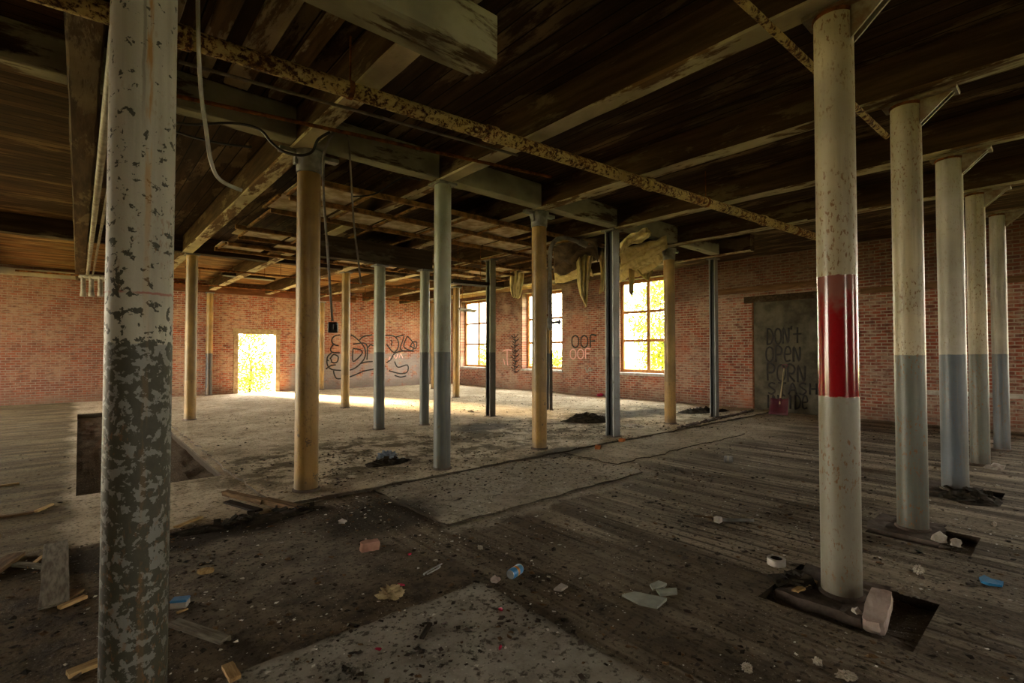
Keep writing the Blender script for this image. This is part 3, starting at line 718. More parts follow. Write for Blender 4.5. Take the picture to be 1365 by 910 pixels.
# pale pipe strapped to the middle yellow column
dd = 5.22 * K
root = empty('standpipe', at(733, 436, dd), 'pale upright pipe with elbow and valve, strapped to the middle yellow column', 'pipe')
o = root.location
bm = bmesh.new(); tube(bm, [p - o for p in ([at(733, 440, dd)] + smooth_pts([at(733, 420, dd), at(733, 345, dd), at(736, 326, dd), at(746, 317, dd), at(762, 319, dd), at(780, 326, dd)], 5))], .034, 16); mk('riser', bm, M['conduit'], root, 'auto')
bm = bmesh.new(); tube(bm, [at(772, 322, dd) - o, at(783, 327, dd) - o], .052, 16); mk('flange', bm, M['conduit'], root, 'auto')
bm = bmesh.new(); tube(bm, [at(733, 430, dd) - o, at(748, 429, dd) - o], .022, 12); tube(bm, [at(744, 429, dd) - o, at(746.5, 429, dd) - o], .045, 12); mk('valve', bm, M['conduit'], root, 'auto')
bm = bmesh.new(); tube(bm, [at(733, 437, dd) - o, at(733, 424, dd) - o], .044, 14); mk('tee', bm, M['gray_metal'], root, 'auto')
bm = bmesh.new(); tube(bm, [at(722, 420, dd) - o, at(737, 420, dd) - o], .018, 8); mk('strap', bm, M['rust'], root, 'auto')
# fluorescent fittings
def fitting(p, q, w, label, mat):
    A, B = Vector(p), Vector(q); d = (B - A); L = d.length; root = empty('light_fitting', A, label, 'light fitting', 'dead fluorescent fittings', math.atan2(d.y, d.x))
    bm = bmesh.new(); box(bm, 0, L, -w, w, 0, .07, .01); mk('housing', bm, mat, root)
    for y in (-w * .5, w * .5):
        bm = bmesh.new(); tube(bm, [(.05, y, -.02), (L - .05, y, -.02)], .014, 8); mk('tube_lamp', bm, M['white_cable'], root, True)
    bm = bmesh.new()
    for t in (.2, .8): tube(bm, [(L * t, 0, .06), (L * t, 0, DZ - A.z)], .006, 6)
    mk('hanger', bm, M['rust'], root)
def at_z(px, py, z): return flo(px, py, z)
fitting(at(295, 366, 14.5), at(366, 371, 15.6), .09, 'dark dead light fitting hanging above the open doorway', M['dark_wood'])
fitting(at(600, 376, 11.0), at(650, 379, 11.6), .10, 'dark dead light fitting hanging left of the corner window post', M['dark_wood'])
fitting(at(612, 413, 15.5), at(634, 413, 16.2), .06, 'small pale light fitting tilted across the corner window', M['sill'])

# ceiling lath frame in the middle bays
root = empty('lath_frame', (1.3 * K, 4.15 * K, BZ - .03), 'ruined suspended ceiling of thin laths and pale panels in the mid hall', 'suspended ceiling')
ts = [0, .58, 1.14, 2.08, 2.62, 3.12, 3.6]; rnd = random.Random(5); x1 = 4.9 * K
xs = [.0, .95, 1.75, 2.6, 3.3, 4.2, 5.0, 5.9, 6.7, 7.55]
for i, t in enumerate(ts):
    bm = bmesh.new(); rough_bar(bm, 0, rnd.uniform(-.0, .25), x1 - rnd.uniform(0, .6), t * K - .028, t * K + .028, -.055, .015, .5, .006, .004, 80 + i); mk('rail', bm, M['lath'], root)
for i in range(len(ts) - 1):
    for k, x in enumerate(xs):
        if rnd.random() < .82:
            xx = x + rnd.uniform(.05, .25); bm = bmesh.new(); box(bm, xx - .022, xx + .022, ts[i] * K + .03, ts[i + 1] * K - .03, -.02, .012, .003); mk('batten', bm, M['lath'], root)
        if k < len(xs) - 1 and rnd.random() < .62 and ts[i + 1] - ts[i] < .8:
            bm = bmesh.new(); box(bm, x + .12, xs[k + 1] + .05, ts[i] * K + .02, ts[i + 1] * K - .02, .018, .03); mk('ceiling_panel', bm, M['tile'], root)

# torn membrane hanging below the beams in front of the windows
def sheet(L, Rr, mode, mat, label, seed, amp=.12, nc=16, group='torn ceiling membrane'):
    """mode ('h', depth): a rag hanging in an upright plane; mode ('z', z0, z1): a sheet sagging under the ceiling, from height z0 to z1"""
    def P(pts):
        if mode[0] == 'h': return smooth_pts([at(px, py, mode[1] * K) for px, py in pts], 5)
        m_ = len(pts) - 1
        return smooth_pts([flo(px, py, (mode[1] + (mode[2] - mode[1]) * i / m_) * K) for i, (px, py) in enumerate(pts)], 5)
    Lp, Rp = P(L), P(Rr); o = Lp[0].copy(); bm = bmesh.new(); g = []
    for i in range(len(Lp)):
        row = []
        for k in range(nc + 1):
            p = Lp[i].lerp(Rp[i], k / nc) - o
            w = amp * (mn.noise(Vector((k * .4 + seed * 3, i * .22, seed))) * 1.2 + .5 * math.sin(k * 1.25 + seed + i * .1) + .5 * mn.noise(Vector((k * 1.1, i * .5, seed + 4))))
            if mode[0] == 'h': p += _f * w
            else: p.z += min(w, .03) if mode[0] == 'z' else 0
            row.append(bm.verts.new(p))
        g.append(row)
    for i in range(len(g) - 1):
        for k in range(nc): bm.faces.new((g[i][k], g[i][k + 1], g[i + 1][k + 1], g[i + 1][k]))
    ob = mk('torn_sheet', bm, mat, None, True, o)
    md = ob.modifiers.new('thick', 'SOLIDIFY'); md.thickness = .012
    return tag(ob, label, 'torn sheet', group)
S_ = 'pale torn ceiling sheet '
SH = M['sheet']
sheet([(766, 328), (770, 362), (773, 390), (780, 405)], [(792, 330), (787, 360), (784, 386), (781.5, 409)], ('h', 6.95), SH, S_ + 'hanging in a long point left of the steel post', 1, .14)
sheet([(799, 328), (801, 362), (799, 392)], [(811, 334), (808, 366), (804, 388)], ('h', 7.05), SH, S_ + 'in a narrow rag beside the steel post', 2, .08)
sheet([(681, 358), (680, 382), (683, 396)], [(699, 362), (696, 388), (692, 398)], ('h', 9.0), SH, S_ + 'in a short bundle left of the middle yellow column', 3, .1)
sheet([(826, 374), (850, 364), (886, 345)], [(826, 352), (842, 344), (880, 326)], ('z', 2.36, 2.40), SH, S_ + 'sagging in a broad band over the large window', 4, .16)
sheet([(828, 350), (855, 342), (890, 330)], [(826, 334), (850, 328), (888, 316)], ('z', 2.37, 2.41), SH, S_ + 'in the upper fold above the broad band', 5, .14)
sheet([(828, 336), (846, 322), (868, 312)], [(827, 326), (842, 312), (862, 303)], ('z', 2.36, 2.40), SH, S_ + 'in a crumpled topmost fold over the large window', 6, .1)
sheet([(741, 377), (762, 374), (792, 366)], [(738, 360), (756, 351), (780, 343)], ('z', 2.37, 2.42), SH, S_ + 'stretched above the narrow window by the standpipe', 7, .1)
sheet([(738, 362), (766, 354), (798, 342)], [(738, 330), (764, 322), (796, 318)], ('z', 2.34, 2.40), M['sheet_dark'], 'dark brown torn ceiling sheet bulging behind the pointed rag', 8, .25)
sheet([(847, 352), (852, 365), (862, 373)], [(872, 346), (870, 362), (864, 374)], ('h', 8.3), SH, S_ + 'in a small triangle hanging over the large window', 9, .05)
sheet([(838, 356), (838, 380), (839, 392)], [(846, 354), (845, 380), (843, 394)], ('h', 8.2), SH, S_ + 'in a thin strip hanging over the left panes', 10, .03)

# ---------------------------------------------------------------- writing on the walls
LET = {'O': [[(.5, 1), (.12, .85), (0, .5), (.12, .15), (.5, 0), (.88, .15), (1, .5), (.88, .85), (.5, 1)]],
       'F': [[(.1, 0), (.1, 1), (.95, 1)], [(.1, .52), (.75, .55)]],
       'D': [[(.1, 0), (.1, 1)], [(0, 1), (.6, .95), (1, .55), (.7, .1), (0, 0)]],
       'N': [[(.05, 0), (.1, 1), (.85, .05), (.95, 1)]],
       't': [[(.5, 1.1), (.5, 0)], [(.05, .62), (.95, .66)]], "'": [[(.5, 1.1), (.4, .8)]],
       'T': [[(0, 1), (1, .98)], [(.5, 1), (.5, 0)]],
       'P': [[(.1, 0), (.1, 1), (.7, .98), (.95, .75), (.7, .5), (.1, .48)]],
       'e': [[(.05, .5), (.9, .55), (.75, .95), (.3, .95), (.05, .5), (.25, .05), (.9, .1)]],
       'R': [[(.1, 0), (.1, 1), (.7, .98), (.95, .75), (.7, .5), (.1, .48), (.95, 0)]],
       'S': [[(.9, .9), (.45, 1), (.1, .78), (.5, .52), (.9, .28), (.5, 0), (.05, .12)]],
       'A': [[(0, 0), (.5, 1), (1, 0)], [(.2, .38), (.8, .38)]],
       'H': [[(.1, 1), (.1, 0)], [(.9, 1), (.9, 0)], [(.1, .5), (.9, .5)]],
       'I': [[(.5, 1), (.5, 0)]]}
def strokes(name, polys, wall, r, mat, label, sm=True):
    """paint on a wall: flattened ribbons; polys are pixel polylines carried onto the wall plane"""
    bm = bmesh.new(); first = None
    for pl in polys:
        P = [onx(px, py, wall[1]) if wall[0] == 'x' else ony(px, py, wall[1]) for px, py in pl]
        if first is None: first = P[0]
        P = [p - first for p in P]
        if sm and len(P) > 2: P = smooth_pts(P, 4)
        tube(bm, P, r, 6)
    k = 0 if wall[0] == 'x' else 1
    for v in bm.verts: v.co[k] *= .12
    return tag(mk(name, bm, mat, None, True, first), label, 'graffiti')
def word(txt, x0, x1, y0, y1, slope=0.0):
    out = []; w = (x1 - x0) / len(txt)
    for i, ch in enumerate(txt):
        for pl in LET[ch]:
            out.append([(x0 + w * (i + .1 + .78 * u), y1 - (y1 - y0) * v + slope * i) for u, v in pl])
    return out
XG = XW - .004
strokes('wall_writing', word('OOF', 761, 797, 447, 463), ('x', XG), .030, M['spray_black'], 'black spray-painted letters OOF on the window wall')
strokes('wall_writing', word('OOF', 759, 789, 465, 478), ('x', XG), .028, M['spray_pink'], 'pink spray-painted letters OOF below the black ones')
strokes('wall_writing', [[(670, 468), (676, 466), (682, 467)], [(676, 466), (676, 480), (677, 487)], [(671, 478), (673, 486)]], ('x', XG), .03, M['spray_pink'], 'pink spray-painted T mark beside the black scribble')
sq = []
for i in range(7):
    y = 447 + i * 7
    sq += [[(681 + (i % 2) * 2, y), (686, y + 3), (691 - (i % 3), y - 2)], [(683, y + 4), (688, y + 7), (692, y + 4)], [(685 + (i % 2), y - 2), (687, y + 8)]]
strokes('wall_scribble', sq, ('x', XG), .022, M['spray_black'], 'tall black scribble on the brick left of the middle yellow column')
strokes('wall_scribble', [[(780, 490), (783, 495), (786, 490), (789, 495)], [(782, 496), (790, 492)]], ('x', XG), .03, M['spray_pale'], 'small pale scribble below the OOF letters')
XP = XW - .028
txt = word('DON', 1021, 1053, 438, 459, -.6) + word("'", 1052, 1058, 436, 452) + word('t', 1055, 1071, 438, 457)
txt += word('OPeN', 1020, 1068, 462, 482) + word('PORN', 1021, 1075, 485, 507, .8) + word('STASH', 1022, 1091, 510, 525, .2) + word('INSIDe', 1019, 1078, 526, 544, .2)
strokes('door_writing', txt, ('x', XP), .024, M['spray_black'], 'black handwritten warning words on the plastered-over doorway')
G = lambda pts: [(420 + a / 6.5, 420 + b / 6.5) for a, b in pts]
bub = [[(215, 170), (170, 180), (145, 215), (160, 250), (205, 265)], [(160, 255), (135, 290), (150, 320), (215, 325)],
       [(145, 325), (110, 360), (105, 420), (130, 460), (180, 475), (300, 475), (370, 440), (430, 370), (435, 300), (400, 240), (340, 185), (310, 170)],
       [(385, 215), (420, 185), (495, 170)], [(330, 250), (445, 250), (450, 385)], [(330, 290), (330, 400), (405, 335), (395, 300), (330, 288)],
       [(160, 480), (170, 520), (200, 550), (310, 530), (420, 485), (500, 468), (610, 440)], [(390, 420), (440, 405), (500, 400)],
       [(610, 175), (680, 180), (720, 220), (720, 280), (680, 320), (620, 250)], [(620, 410), (660, 380), (690, 330), (760, 310), (860, 312)],
       [(700, 190), (770, 178), (740, 280), (760, 305)], [(800, 180), (770, 270), (840, 305), (858, 250), (800, 180)],
       [(820, 280), (850, 230), (882, 240), (870, 290), (830, 268)], [(690, 400), (720, 450), (800, 430), (800, 490), (740, 505), (640, 480)],
       [(130, 380), (160, 340), (200, 360), (190, 405), (150, 410), (140, 380)], [(100, 385), (120, 395)], [(95, 465), (140, 435), (180, 430)],
       [(655, 215), (668, 230), (660, 262)], [(690, 520), (740, 535), (790, 525)], [(460, 280), (480, 255), (505, 265)]]
strokes('wall_graffiti', [G(p) for p in bub], ('y', YW - .009), .032, M['spray_black'], 'large black outlined bubble-letter graffiti on the far brick wall')
strokes('wall_graffiti', [G(p) for p in ([(680, 345), (700, 375), (715, 340)], [(725, 375), (740, 335), (760, 375)], [(650, 360), (640, 385), (665, 380)])], ('y', YW - .009), .024, M['spray_pink'], 'small pink tag inside the bubble-letter graffiti')

# ---------------------------------------------------------------- shovel
foot = flo(1037, 553); hp = onx(1046, 486, XW - .10)
root = empty('snow_shovel', foot, 'maroon snow shovel with pale wooden handle leaning on the plastered-over doorway', 'shovel'); o = foot
ax = (hp - foot).normalized(); rt = Vector((0, -1, 0)); rt = (rt - ax * rt.dot(ax)).normalized(); nr = rt.cross(ax)
def L3(a, b, c): return rt * a + ax * b + nr * c
bm = bmesh.new(); g = []
for i in range(9):
    u = -1 + i / 4; row = []
    for j in range(7):
        v = j / 6; row.append(bm.verts.new(L3(u * (.23 - .02 * v), v * .44, -.055 * (1 - u * u) * (.4 + v) + .05 * (v ** 3))))
    g.append(row)
for i in range(8):
    for j in range(6): bm.faces.new((g[i][j], g[i + 1][j], g[i + 1][j + 1], g[i][j + 1]))
bl = mk('blade', bm, M['shovel'], root, True); bl.modifiers.new('thick', 'SOLIDIFY').thickness = .008
H = (hp - foot).length
bm = bmesh.new(); tube(bm, [L3(0, .30, -.02), L3(0, H - .10, 0)], .017, 10); mk('handle', bm, M['handle'], root, True)
bm = bmesh.new(); tube(bm, [L3(0, .22, -.045), L3(0, .46, -.015)], [.020, .026], 10); mk('socket', bm, M['shovel'], root, True)
bm = bmesh.new(); tube(bm, smooth_pts([L3(0, H - .12, 0), L3(-.05, H - .06, 0), L3(-.055, H, 0), L3(.055, H, 0), L3(.05, H - .06, 0), L3(0, H - .12, 0)], 4), .013, 8); mk('grip', bm, M['shovel'], root, True)

# ---------------------------------------------------------------- debris, one by one
def board(p1, p2, w, t, mat, label, cat='board', name='loose_board', lift=0.0, split=True, seed=1, group=None):
    a, b = ground(*p1), ground(*p2); d = b - a; d.z = 0; L = d.length; rnd = random.Random(seed); bm = bmesh.new()
    n = 6; rings = []
    for i in range(n + 1):
        y = L * i / n; rings.append([(x * (1 + rnd.uniform(-.06, .06)), y + ((rnd.uniform(-.12, .04) * L * .3) if split and i in (0, n) else 0), z) for x, z in ((-w, 0), (w, 0), (w, t), (0, t * 1.02), (-w, t))])
    vs = [[bm.verts.new(q) for q in r] for r in rings]
    for r0, r1 in zip(vs, vs[1:]):
        for k in range(5): bm.faces.new((r0[k], r0[(k + 1) % 5], r1[(k + 1) % 5], r1[k]))
    bm.faces.new(vs[0]); bm.faces.new(vs[-1])
    o = mk(name, bm, mat, None, False, (a.x, a.y, max(a.z, b.z) + lift + .002)); o.rotation_euler.z = math.atan2(d.y, d.x) - math.pi / 2
    return tag(o, label, cat, group)
W1 = 'loose wood on the floor'
board((75, 727), (72, 809), .072, .022, M['gray_wood'], 'broad weathered grey board lying left of the peeling column', group=W1)
board((79, 812), (114, 797), .018, .018, M['tan_wood'], 'short pale stick at the lower end of the grey board', 'stick', 'wood_stick', seed=2)
board((82, 800), (102, 788), .05, .015, M['brown_wood'], 'small brown wood scrap beside the lower end of the grey board', 'wood scrap', 'wood_scrap', seed=3)
board((40, 757), (58, 742), .014, .014, M['tan_wood'], 'thin pale stick left of the upper end of the grey board', 'stick', 'wood_stick', seed=4)
board((20, 754), (60, 757), .026, .02, M['gray_wood'], 'split grey lath touching the left side of the grey board', 'lath', 'wood_lath', seed=5)
board((-20, 772), (22, 742), .05, .03, M['brown_wood'], 'brown plank crossing the left edge of the picture', 'plank', 'wood_plank', seed=6)
board((-10, 692), (45, 684), .022, .02, M['brown_wood'], 'long brown splinter lying in the left floor area', 'splinter', 'wood_splinter', seed=8)
board((48, 683), (70, 673), .018, .018, M['tan_wood'], 'bright broken tip of wood beside the long brown splinter', 'splinter', 'wood_splinter', seed=9)
board((-8, 650), (26, 645), .02, .02, M['tan_wood'], 'pale lath at the left edge, farthest from the viewer', 'lath', 'wood_lath', seed=10)
board((90, 902), (140, 882), .03, .02, M['tan_wood'], 'split pale wood piece at the left foot of the peeling column', 'wood piece', 'wood_piece', seed=11)
board((232, 833), (302, 857), .030, .025, M['gray_wood'], 'narrow dark grey plank right of the peeling column', 'plank', 'wood_plank', seed=12)
board((234, 704), (269, 690), .018, .016, M['tan_wood'], 'orange-tan splinter right of the peeling column', 'splinter', 'wood_splinter', seed=13)
board((300, 660), (352, 672), .035, .05, M['brown_wood'], 'brown timber piece left of the foot of the nearest yellow column', 'timber', 'timber_piece', seed=14)
board((352, 670), (398, 681), .045, .05, M['brown_wood'], 'second brown timber piece touching the foot of the nearest yellow column', 'timber', 'timber_piece', seed=15)
board((303, 670), (345, 682), .04, .02, M['dark_wood'], 'flat dark board in front of the brown timber pieces', 'board', seed=16)
board((562, 852), (574, 832), .012, .012, M['dark_wood'], 'thin dark stick on the grey foreground slab', 'stick', 'wood_stick', seed=17)
board((303, 896), (314, 908), .025, .02, M['tan_wood'], 'pale wood stub at the bottom edge of the picture', 'wood piece', 'wood_piece', seed=18)
board((236, 818), (250, 812), .01, .008, M['tan_wood'], 'thin tan stick under the blue and white carton', 'stick', 'wood_stick', seed=19)
o = board((1060, 791), (1086, 777), .02, .02, M['tan_wood'], 'yellow wood piece leaning at the left foot of the red-banded column', 'wood piece', 'wood_piece', seed=20)
board((925, 688), (950, 690), .012, .01, M['brown_wood'], 'thin brown stick left of the white plug', 'stick', 'wood_stick', seed=21)
# oval wood slice
p = ground(274, 763); bm = bmesh.new(); lathe(bm, [(.050, 0), (.055, .01), (.052, .025), (.02, .026)], 20)
o = mk('wood_slice', bm, M['tan_wood'], None, 'auto', p); o.scale = (1.0, .62, 1); o.rotation_euler.z = -.5
tag(o, 'oval pale wood slice on the dirt right of the peeling column', 'wood slice')

def rubble(px, py, s, mat, label, seed, name='stone', cat='stone', sub=2, amp=.4, rz=0, tilt=0, group=None, facet=True):
    p = ground(px, py); bm = bmesh.new(); lump(bm, *s, seed, sub, amp)
    o = mk(name, bm, mat, None, not facet, p); o.rotation_euler = (tilt, 0, rz); return tag(o, label, cat, group)
def brick_piece(px, py, l, w, h, mat, label, seed, rz=0.3, name='brick'):
    p = ground(px, py); bm = bmesh.new(); box(bm, -l / 2, l / 2, -w / 2, w / 2, 0, h)
    bmesh.ops.subdivide_edges(bm, edges=bm.edges, cuts=4, use_grid_fill=True)
    for v in bm.verts:
        v.co += Vector([mn.noise(v.co * 22 + Vector((seed, k * 5, 0))) * .010 for k in range(3)])
        e = sum(abs(abs(c) - q) < .012 for c, q in ((v.co.x, l / 2), (v.co.y, w / 2)))
        if e == 2: v.co.x *= .93; v.co.y *= .93
    mz = min(v.co.z for v in bm.verts)
    for v in bm.verts: v.co.z -= mz
    o = mk(name, bm, mat, None, False, p); o.rotation_euler.z = rz; return tag(o, label, 'brick')
brick_piece(493, 733, .14, .08, .062, M['old_brick'], 'broken pink brick lying on the dark dirt in the foreground', 3, -.15)
brick_piece(797, 599, .10, .08, .06, M['orange_brick'], 'orange brick bit on the slab edge right of the middle yellow column', 5, .4)
brick_piece(829, 589, .11, .08, .06, M['orange_brick'], 'orange brick bit at the foot of the blue-grey steel post', 8, .2)
# crumpled papers
def crumple(px, py, s, mat, label, seed, name='crumpled_paper', cat='paper'):
    p = ground(px, py); bm = bmesh.new(); r = bmesh.ops.create_icosphere(bm, subdivisions=4, radius=1.0)
    for v in bm.verts:
        q = v.co * 2.2 + Vector((seed * 3.1, 0, seed)); k = .50 + .55 * abs(mn.noise(q)) + .5 * abs(mn.noise(q * 2.7 + Vector((3, 1, seed)))) + .25 * mn.noise(q * 7)
        v.co = Vector((v.co.x * s[0] * k, v.co.y * s[1] * k, (max(v.co.z, -.3) * k + .3) * s[2] * 1.5))
    o = mk(name, bm, mat, None, False, p); o.rotation_euler.z = seed * 1.3
    return tag(o, label, cat)
crumple(520, 796, (.10, .045, .04), M['tanpaper'], 'crumpled pale paper left of the grey foreground slab', 2)
crumple(516, 613, (.19, .13, .075), M['bluecloth'], 'crumpled blue-grey cloth on the floor left of the grey-green column', 5, 'crumpled_cloth', 'cloth')
crumple(845, 569, (.22, .12, .03), M['paper'], 'pale torn paper right of the blue-grey steel post foot', 4)
crumple(628, 549, (.14, .10, .03), M['paper'], 'white paper scrap on the far floor left of the dark steel post', 8)
crumple(1209, 793, (.055, .025, .03), M['paper'], 'white paper twist right of the broken stone', 6)
crumple(1224, 763, (.05, .035, .03), M['paper'], 'white paper scrap behind the broken stone, right of the red-banded column', 7)
crumple(1128, 903, (.055, .03, .02), M['paper'], 'white paper scrap at the bottom edge below the red-banded column', 9)
crumple(996, 893, (.035, .03, .02), M['paper'], 'small white paper ball at the bottom right of the dirt', 10)
crumple(1090, 885, (.025, .02, .018), M['paper'], 'tiny white paper ball left of the bottom edge scrap', 11)
crumple(1325, 700, (.06, .02, .02), M['paper'], 'white strip of paper on the right floor behind the blue strip', 12)
crumple(640, 731, (.035, .025, .015), M['paper'], 'white scrap near the corner of the middle slab', 13)
# tile shards
def shard(pts, mat, label, h=.012, name='tile_shard', cat='shard'):
    P = [ground(*q) for q in pts]; c = sum(P, Vector()) / len(P); bm = bmesh.new()
    lo = [bm.verts.new(p - c) for p in P]; hi = [bm.verts.new(p - c + Vector((0, 0, h + .006 * (i % 2)))) for i, p in enumerate(P)]
    k = len(P)
    for i in range(k): bm.faces.new((lo[i], lo[(i + 1) % k], hi[(i + 1) % k], hi[i]))
    bm.faces.new(lo[::-1]); bm.faces.new(hi)
    return tag(mk(name, bm, mat, None, False, c + Vector((0, 0, .002))), label, cat)
shard([(829, 795), (846, 792), (872, 797), (889, 801), (876, 812), (852, 807)], M['shard'], 'largest grey-green tile shard on the dark boards')
shard([(874, 787), (902, 787), (903, 793), (880, 795)], M['shard'], 'long grey-green tile shard just behind the largest one')
shard([(866, 781), (878, 777), (889, 780), (884, 786), (870, 788)], M['shard'], 'small pointed grey-green shard, last of the three')
shard([(738, 787), (748, 780), (757, 783), (748, 789)], M['pale_rock'], 'small pale chip right of the blue can', .01, 'plaster_chip', 'chip')
# cans and rolls
def can(px, py, r, L, rz, mats, label, rx=math.pi / 2):
    p = ground(px, py); root = empty('drink_can', (p.x, p.y, p.z), label, 'can', None, rz)
    bm = bmesh.new(); lathe(bm, [(r * .85, -L / 2 + .004), (r, -L / 2 + .012), (r, L / 2 - .014), (r * .84, L / 2)], 24, caps=False)
    for v in bm.verts: v.co.x += .12 * r * math.sin(v.co.z * 60)
    bmesh.ops.rotate(bm, cent=(0, 0, 0), matrix=Matrix.Rotation(rx, 3, 'X'), verts=bm.verts); bmesh.ops.translate(bm, vec=(0, 0, r * 1.02), verts=bm.verts); mk('body', bm, mats[0], root, 'auto')
    for s in (-1, 1):
        bm = bmesh.new(); lathe(bm, [(r * .86, s * (L / 2 - .004)), (r * .86, s * L / 2), (r * .78, s * L / 2), (r * .75, s * (L / 2 - .006)), (.001, s * (L / 2 - .006))], 24, caps=False)
        bmesh.ops.rotate(bm, cent=(0, 0, 0), matrix=Matrix.Rotation(rx, 3, 'X'), verts=bm.verts); bmesh.ops.translate(bm, vec=(0, 0, r * 1.02), verts=bm.verts); mk('can_end', bm, M['silver'], root, 'auto')
    bm = bmesh.new(); lathe(bm, [(r * 1.012, -.012), (r * 1.012, .012)], 24, caps=False)
    bmesh.ops.rotate(bm, cent=(0, 0, 0), matrix=Matrix.Rotation(rx, 3, 'X'), verts=bm.verts); bmesh.ops.translate(bm, vec=(0, 0, r * 1.02), verts=bm.verts); mk('printed_band', bm, mats[1], root, True)
can(687, 768, .034, .125, R(-75), (M['blue'], M['orange']), 'dented blue drink can lying on its side behind the foreground slab')
can(971, 616, .045, .11, R(20), (M['silver'], M['sill']), 'small silver can on the boards before the brick wall')
p = ground(1035, 752); root = empty('tape_roll', p, 'white tape roll lying on the boards left of the red-banded column', 'tape roll')
bm = bmesh.new(); lathe(bm, [(.040, 0), (.062, 0), (.062, .046), (.040, .046), (.040, 0)], 32, caps=False); mk('roll', bm, M['sill'], root, 'auto')
bm = bmesh.new(); lathe(bm, [(.036, .001), (.0395, .001), (.0395, .045), (.036, .045), (.036, .001)], 32, caps=False); mk('core', bm, M['dark_wood'], root, 'auto')
p = ground(240, 808); root = empty('small_carton', p, 'small blue and white carton at the right side of the peeling column', 'carton', None, -.5)
bm = bmesh.new(); box(bm, -.045, .045, -.03, .03, 0, .035, .003); mk('carton_body', bm, M['sill'], root)
bm = bmesh.new(); box(bm, -.046, .046, -.031, .031, .0352, .05, .003); mk('lid', bm, M['blue'], root)
# wire clip
p = ground(577, 762); bm = bmesh.new()
tube(bm, smooth_pts([(-.07, -.012, .008), (.05, -.014, .012), (.07, 0, .014), (.05, .014, .012), (-.07, .013, .008), (-.085, 0, .008)], 5), .005, 8)
tube(bm, [(.06, .004, .02), (.11, .012, .012)], .004, 6)
o = mk('wire_clip', bm, M['silver'], None, True, p + Vector((0, 0, .004))); o.rotation_euler.z = R(15); tag(o, 'bent silver wire clip on the dirt left of the blue can', 'clip')
# plug with cord on the boards
p = ground(957, 696); root = empty('plug_lead', p, 'white plug with short dark lead lying on the boards', 'plug')
bm = bmesh.new(); box(bm, -.03, .03, -.03, .03, 0, .05, .008); mk('plug', bm, M['sill'], root)
bm = bmesh.new(); tube(bm, smooth_pts([Vector(q) for q in ((.03, 0, .02), (.09, -.05, .015), (.15, -.12, .02), (.22, -.16, .012), (.26, -.21, .012))], 5), .016, 8); mk('lead', bm, M['gray_metal'], root, True)
# blue strip, red scraps
shard([(1305, 772), (1312, 770), (1322, 774), (1338, 779), (1336, 783), (1318, 781), (1308, 777)], M['cyan'], 'bright blue plastic strip on the floor at the right', .014, 'plastic_strip', 'plastic')
for px, py, lab, sd in ((667, 863, 'larger crimson scrap on the grey foreground slab', 1), (667, 813, 'smaller crimson scrap in the middle of the grey foreground slab', 2), (535, 780, 'dark red scrap on the dirt behind the crumpled paper', 3), (504, 866, 'crimson scrap near the left edge of the foreground slab', 4), (546, 739, 'dull red scrap right of the pink brick', 5)):
    rubble(px, py, (.022, .012, .008), M['red'], lab, sd, 'red_scrap', 'scrap', 1, .5, sd * .7, group='red scraps')
rubble(800, 528, (.12, .10, .07), M['red'], 'red bundle on the floor against the brick under the OOF letters', 9, 'red_bundle', 'bundle', 2)
# stones round the columns
c = RPOS[0]
o = brick_piece(1171, 822, .30, .11, .08, M['rock'], 'pale broken stone block at the right foot of the red-banded column', 11, .06, 'stone_block'); o['category'] = 'stone'; o.rotation_euler.y = -.30; o.location.z += .0
for px, py, s, lab, sd in ((1252, 722, (.06, .05, .05), 'pale stone touching the right foot of the speckled column', 4), (1274, 727, (.045, .035, .035), 'white stone beside the pale one by the speckled column', 5),
                           (1142, 818, (.03, .025, .022), 'small grey stone before the footing of the red-banded column', 6), (1330, 625, (.09, .07, .05), 'pale stone at the foot of the half hidden cream column', 7),
                           (1318, 624, (.08, .05, .035), 'flat white stone at the foot of the half hidden cream column', 8), (1290, 652, (.05, .04, .03), 'pale stone in the rubbish right of the thick blue-grey column', 10)):
    rubble(px, py, s, M['pale_rock'], lab, sd, group='pale stones at the columns')
rubble(660, 775, (.035, .025, .025), M['rock'], 'small pinkish stone at the corner of the foreground slab', 12)
rubble(456, 697, (.035, .03, .025), M['pale_rock'], 'small pale stone on the dirt right of the nearest yellow column', 13)
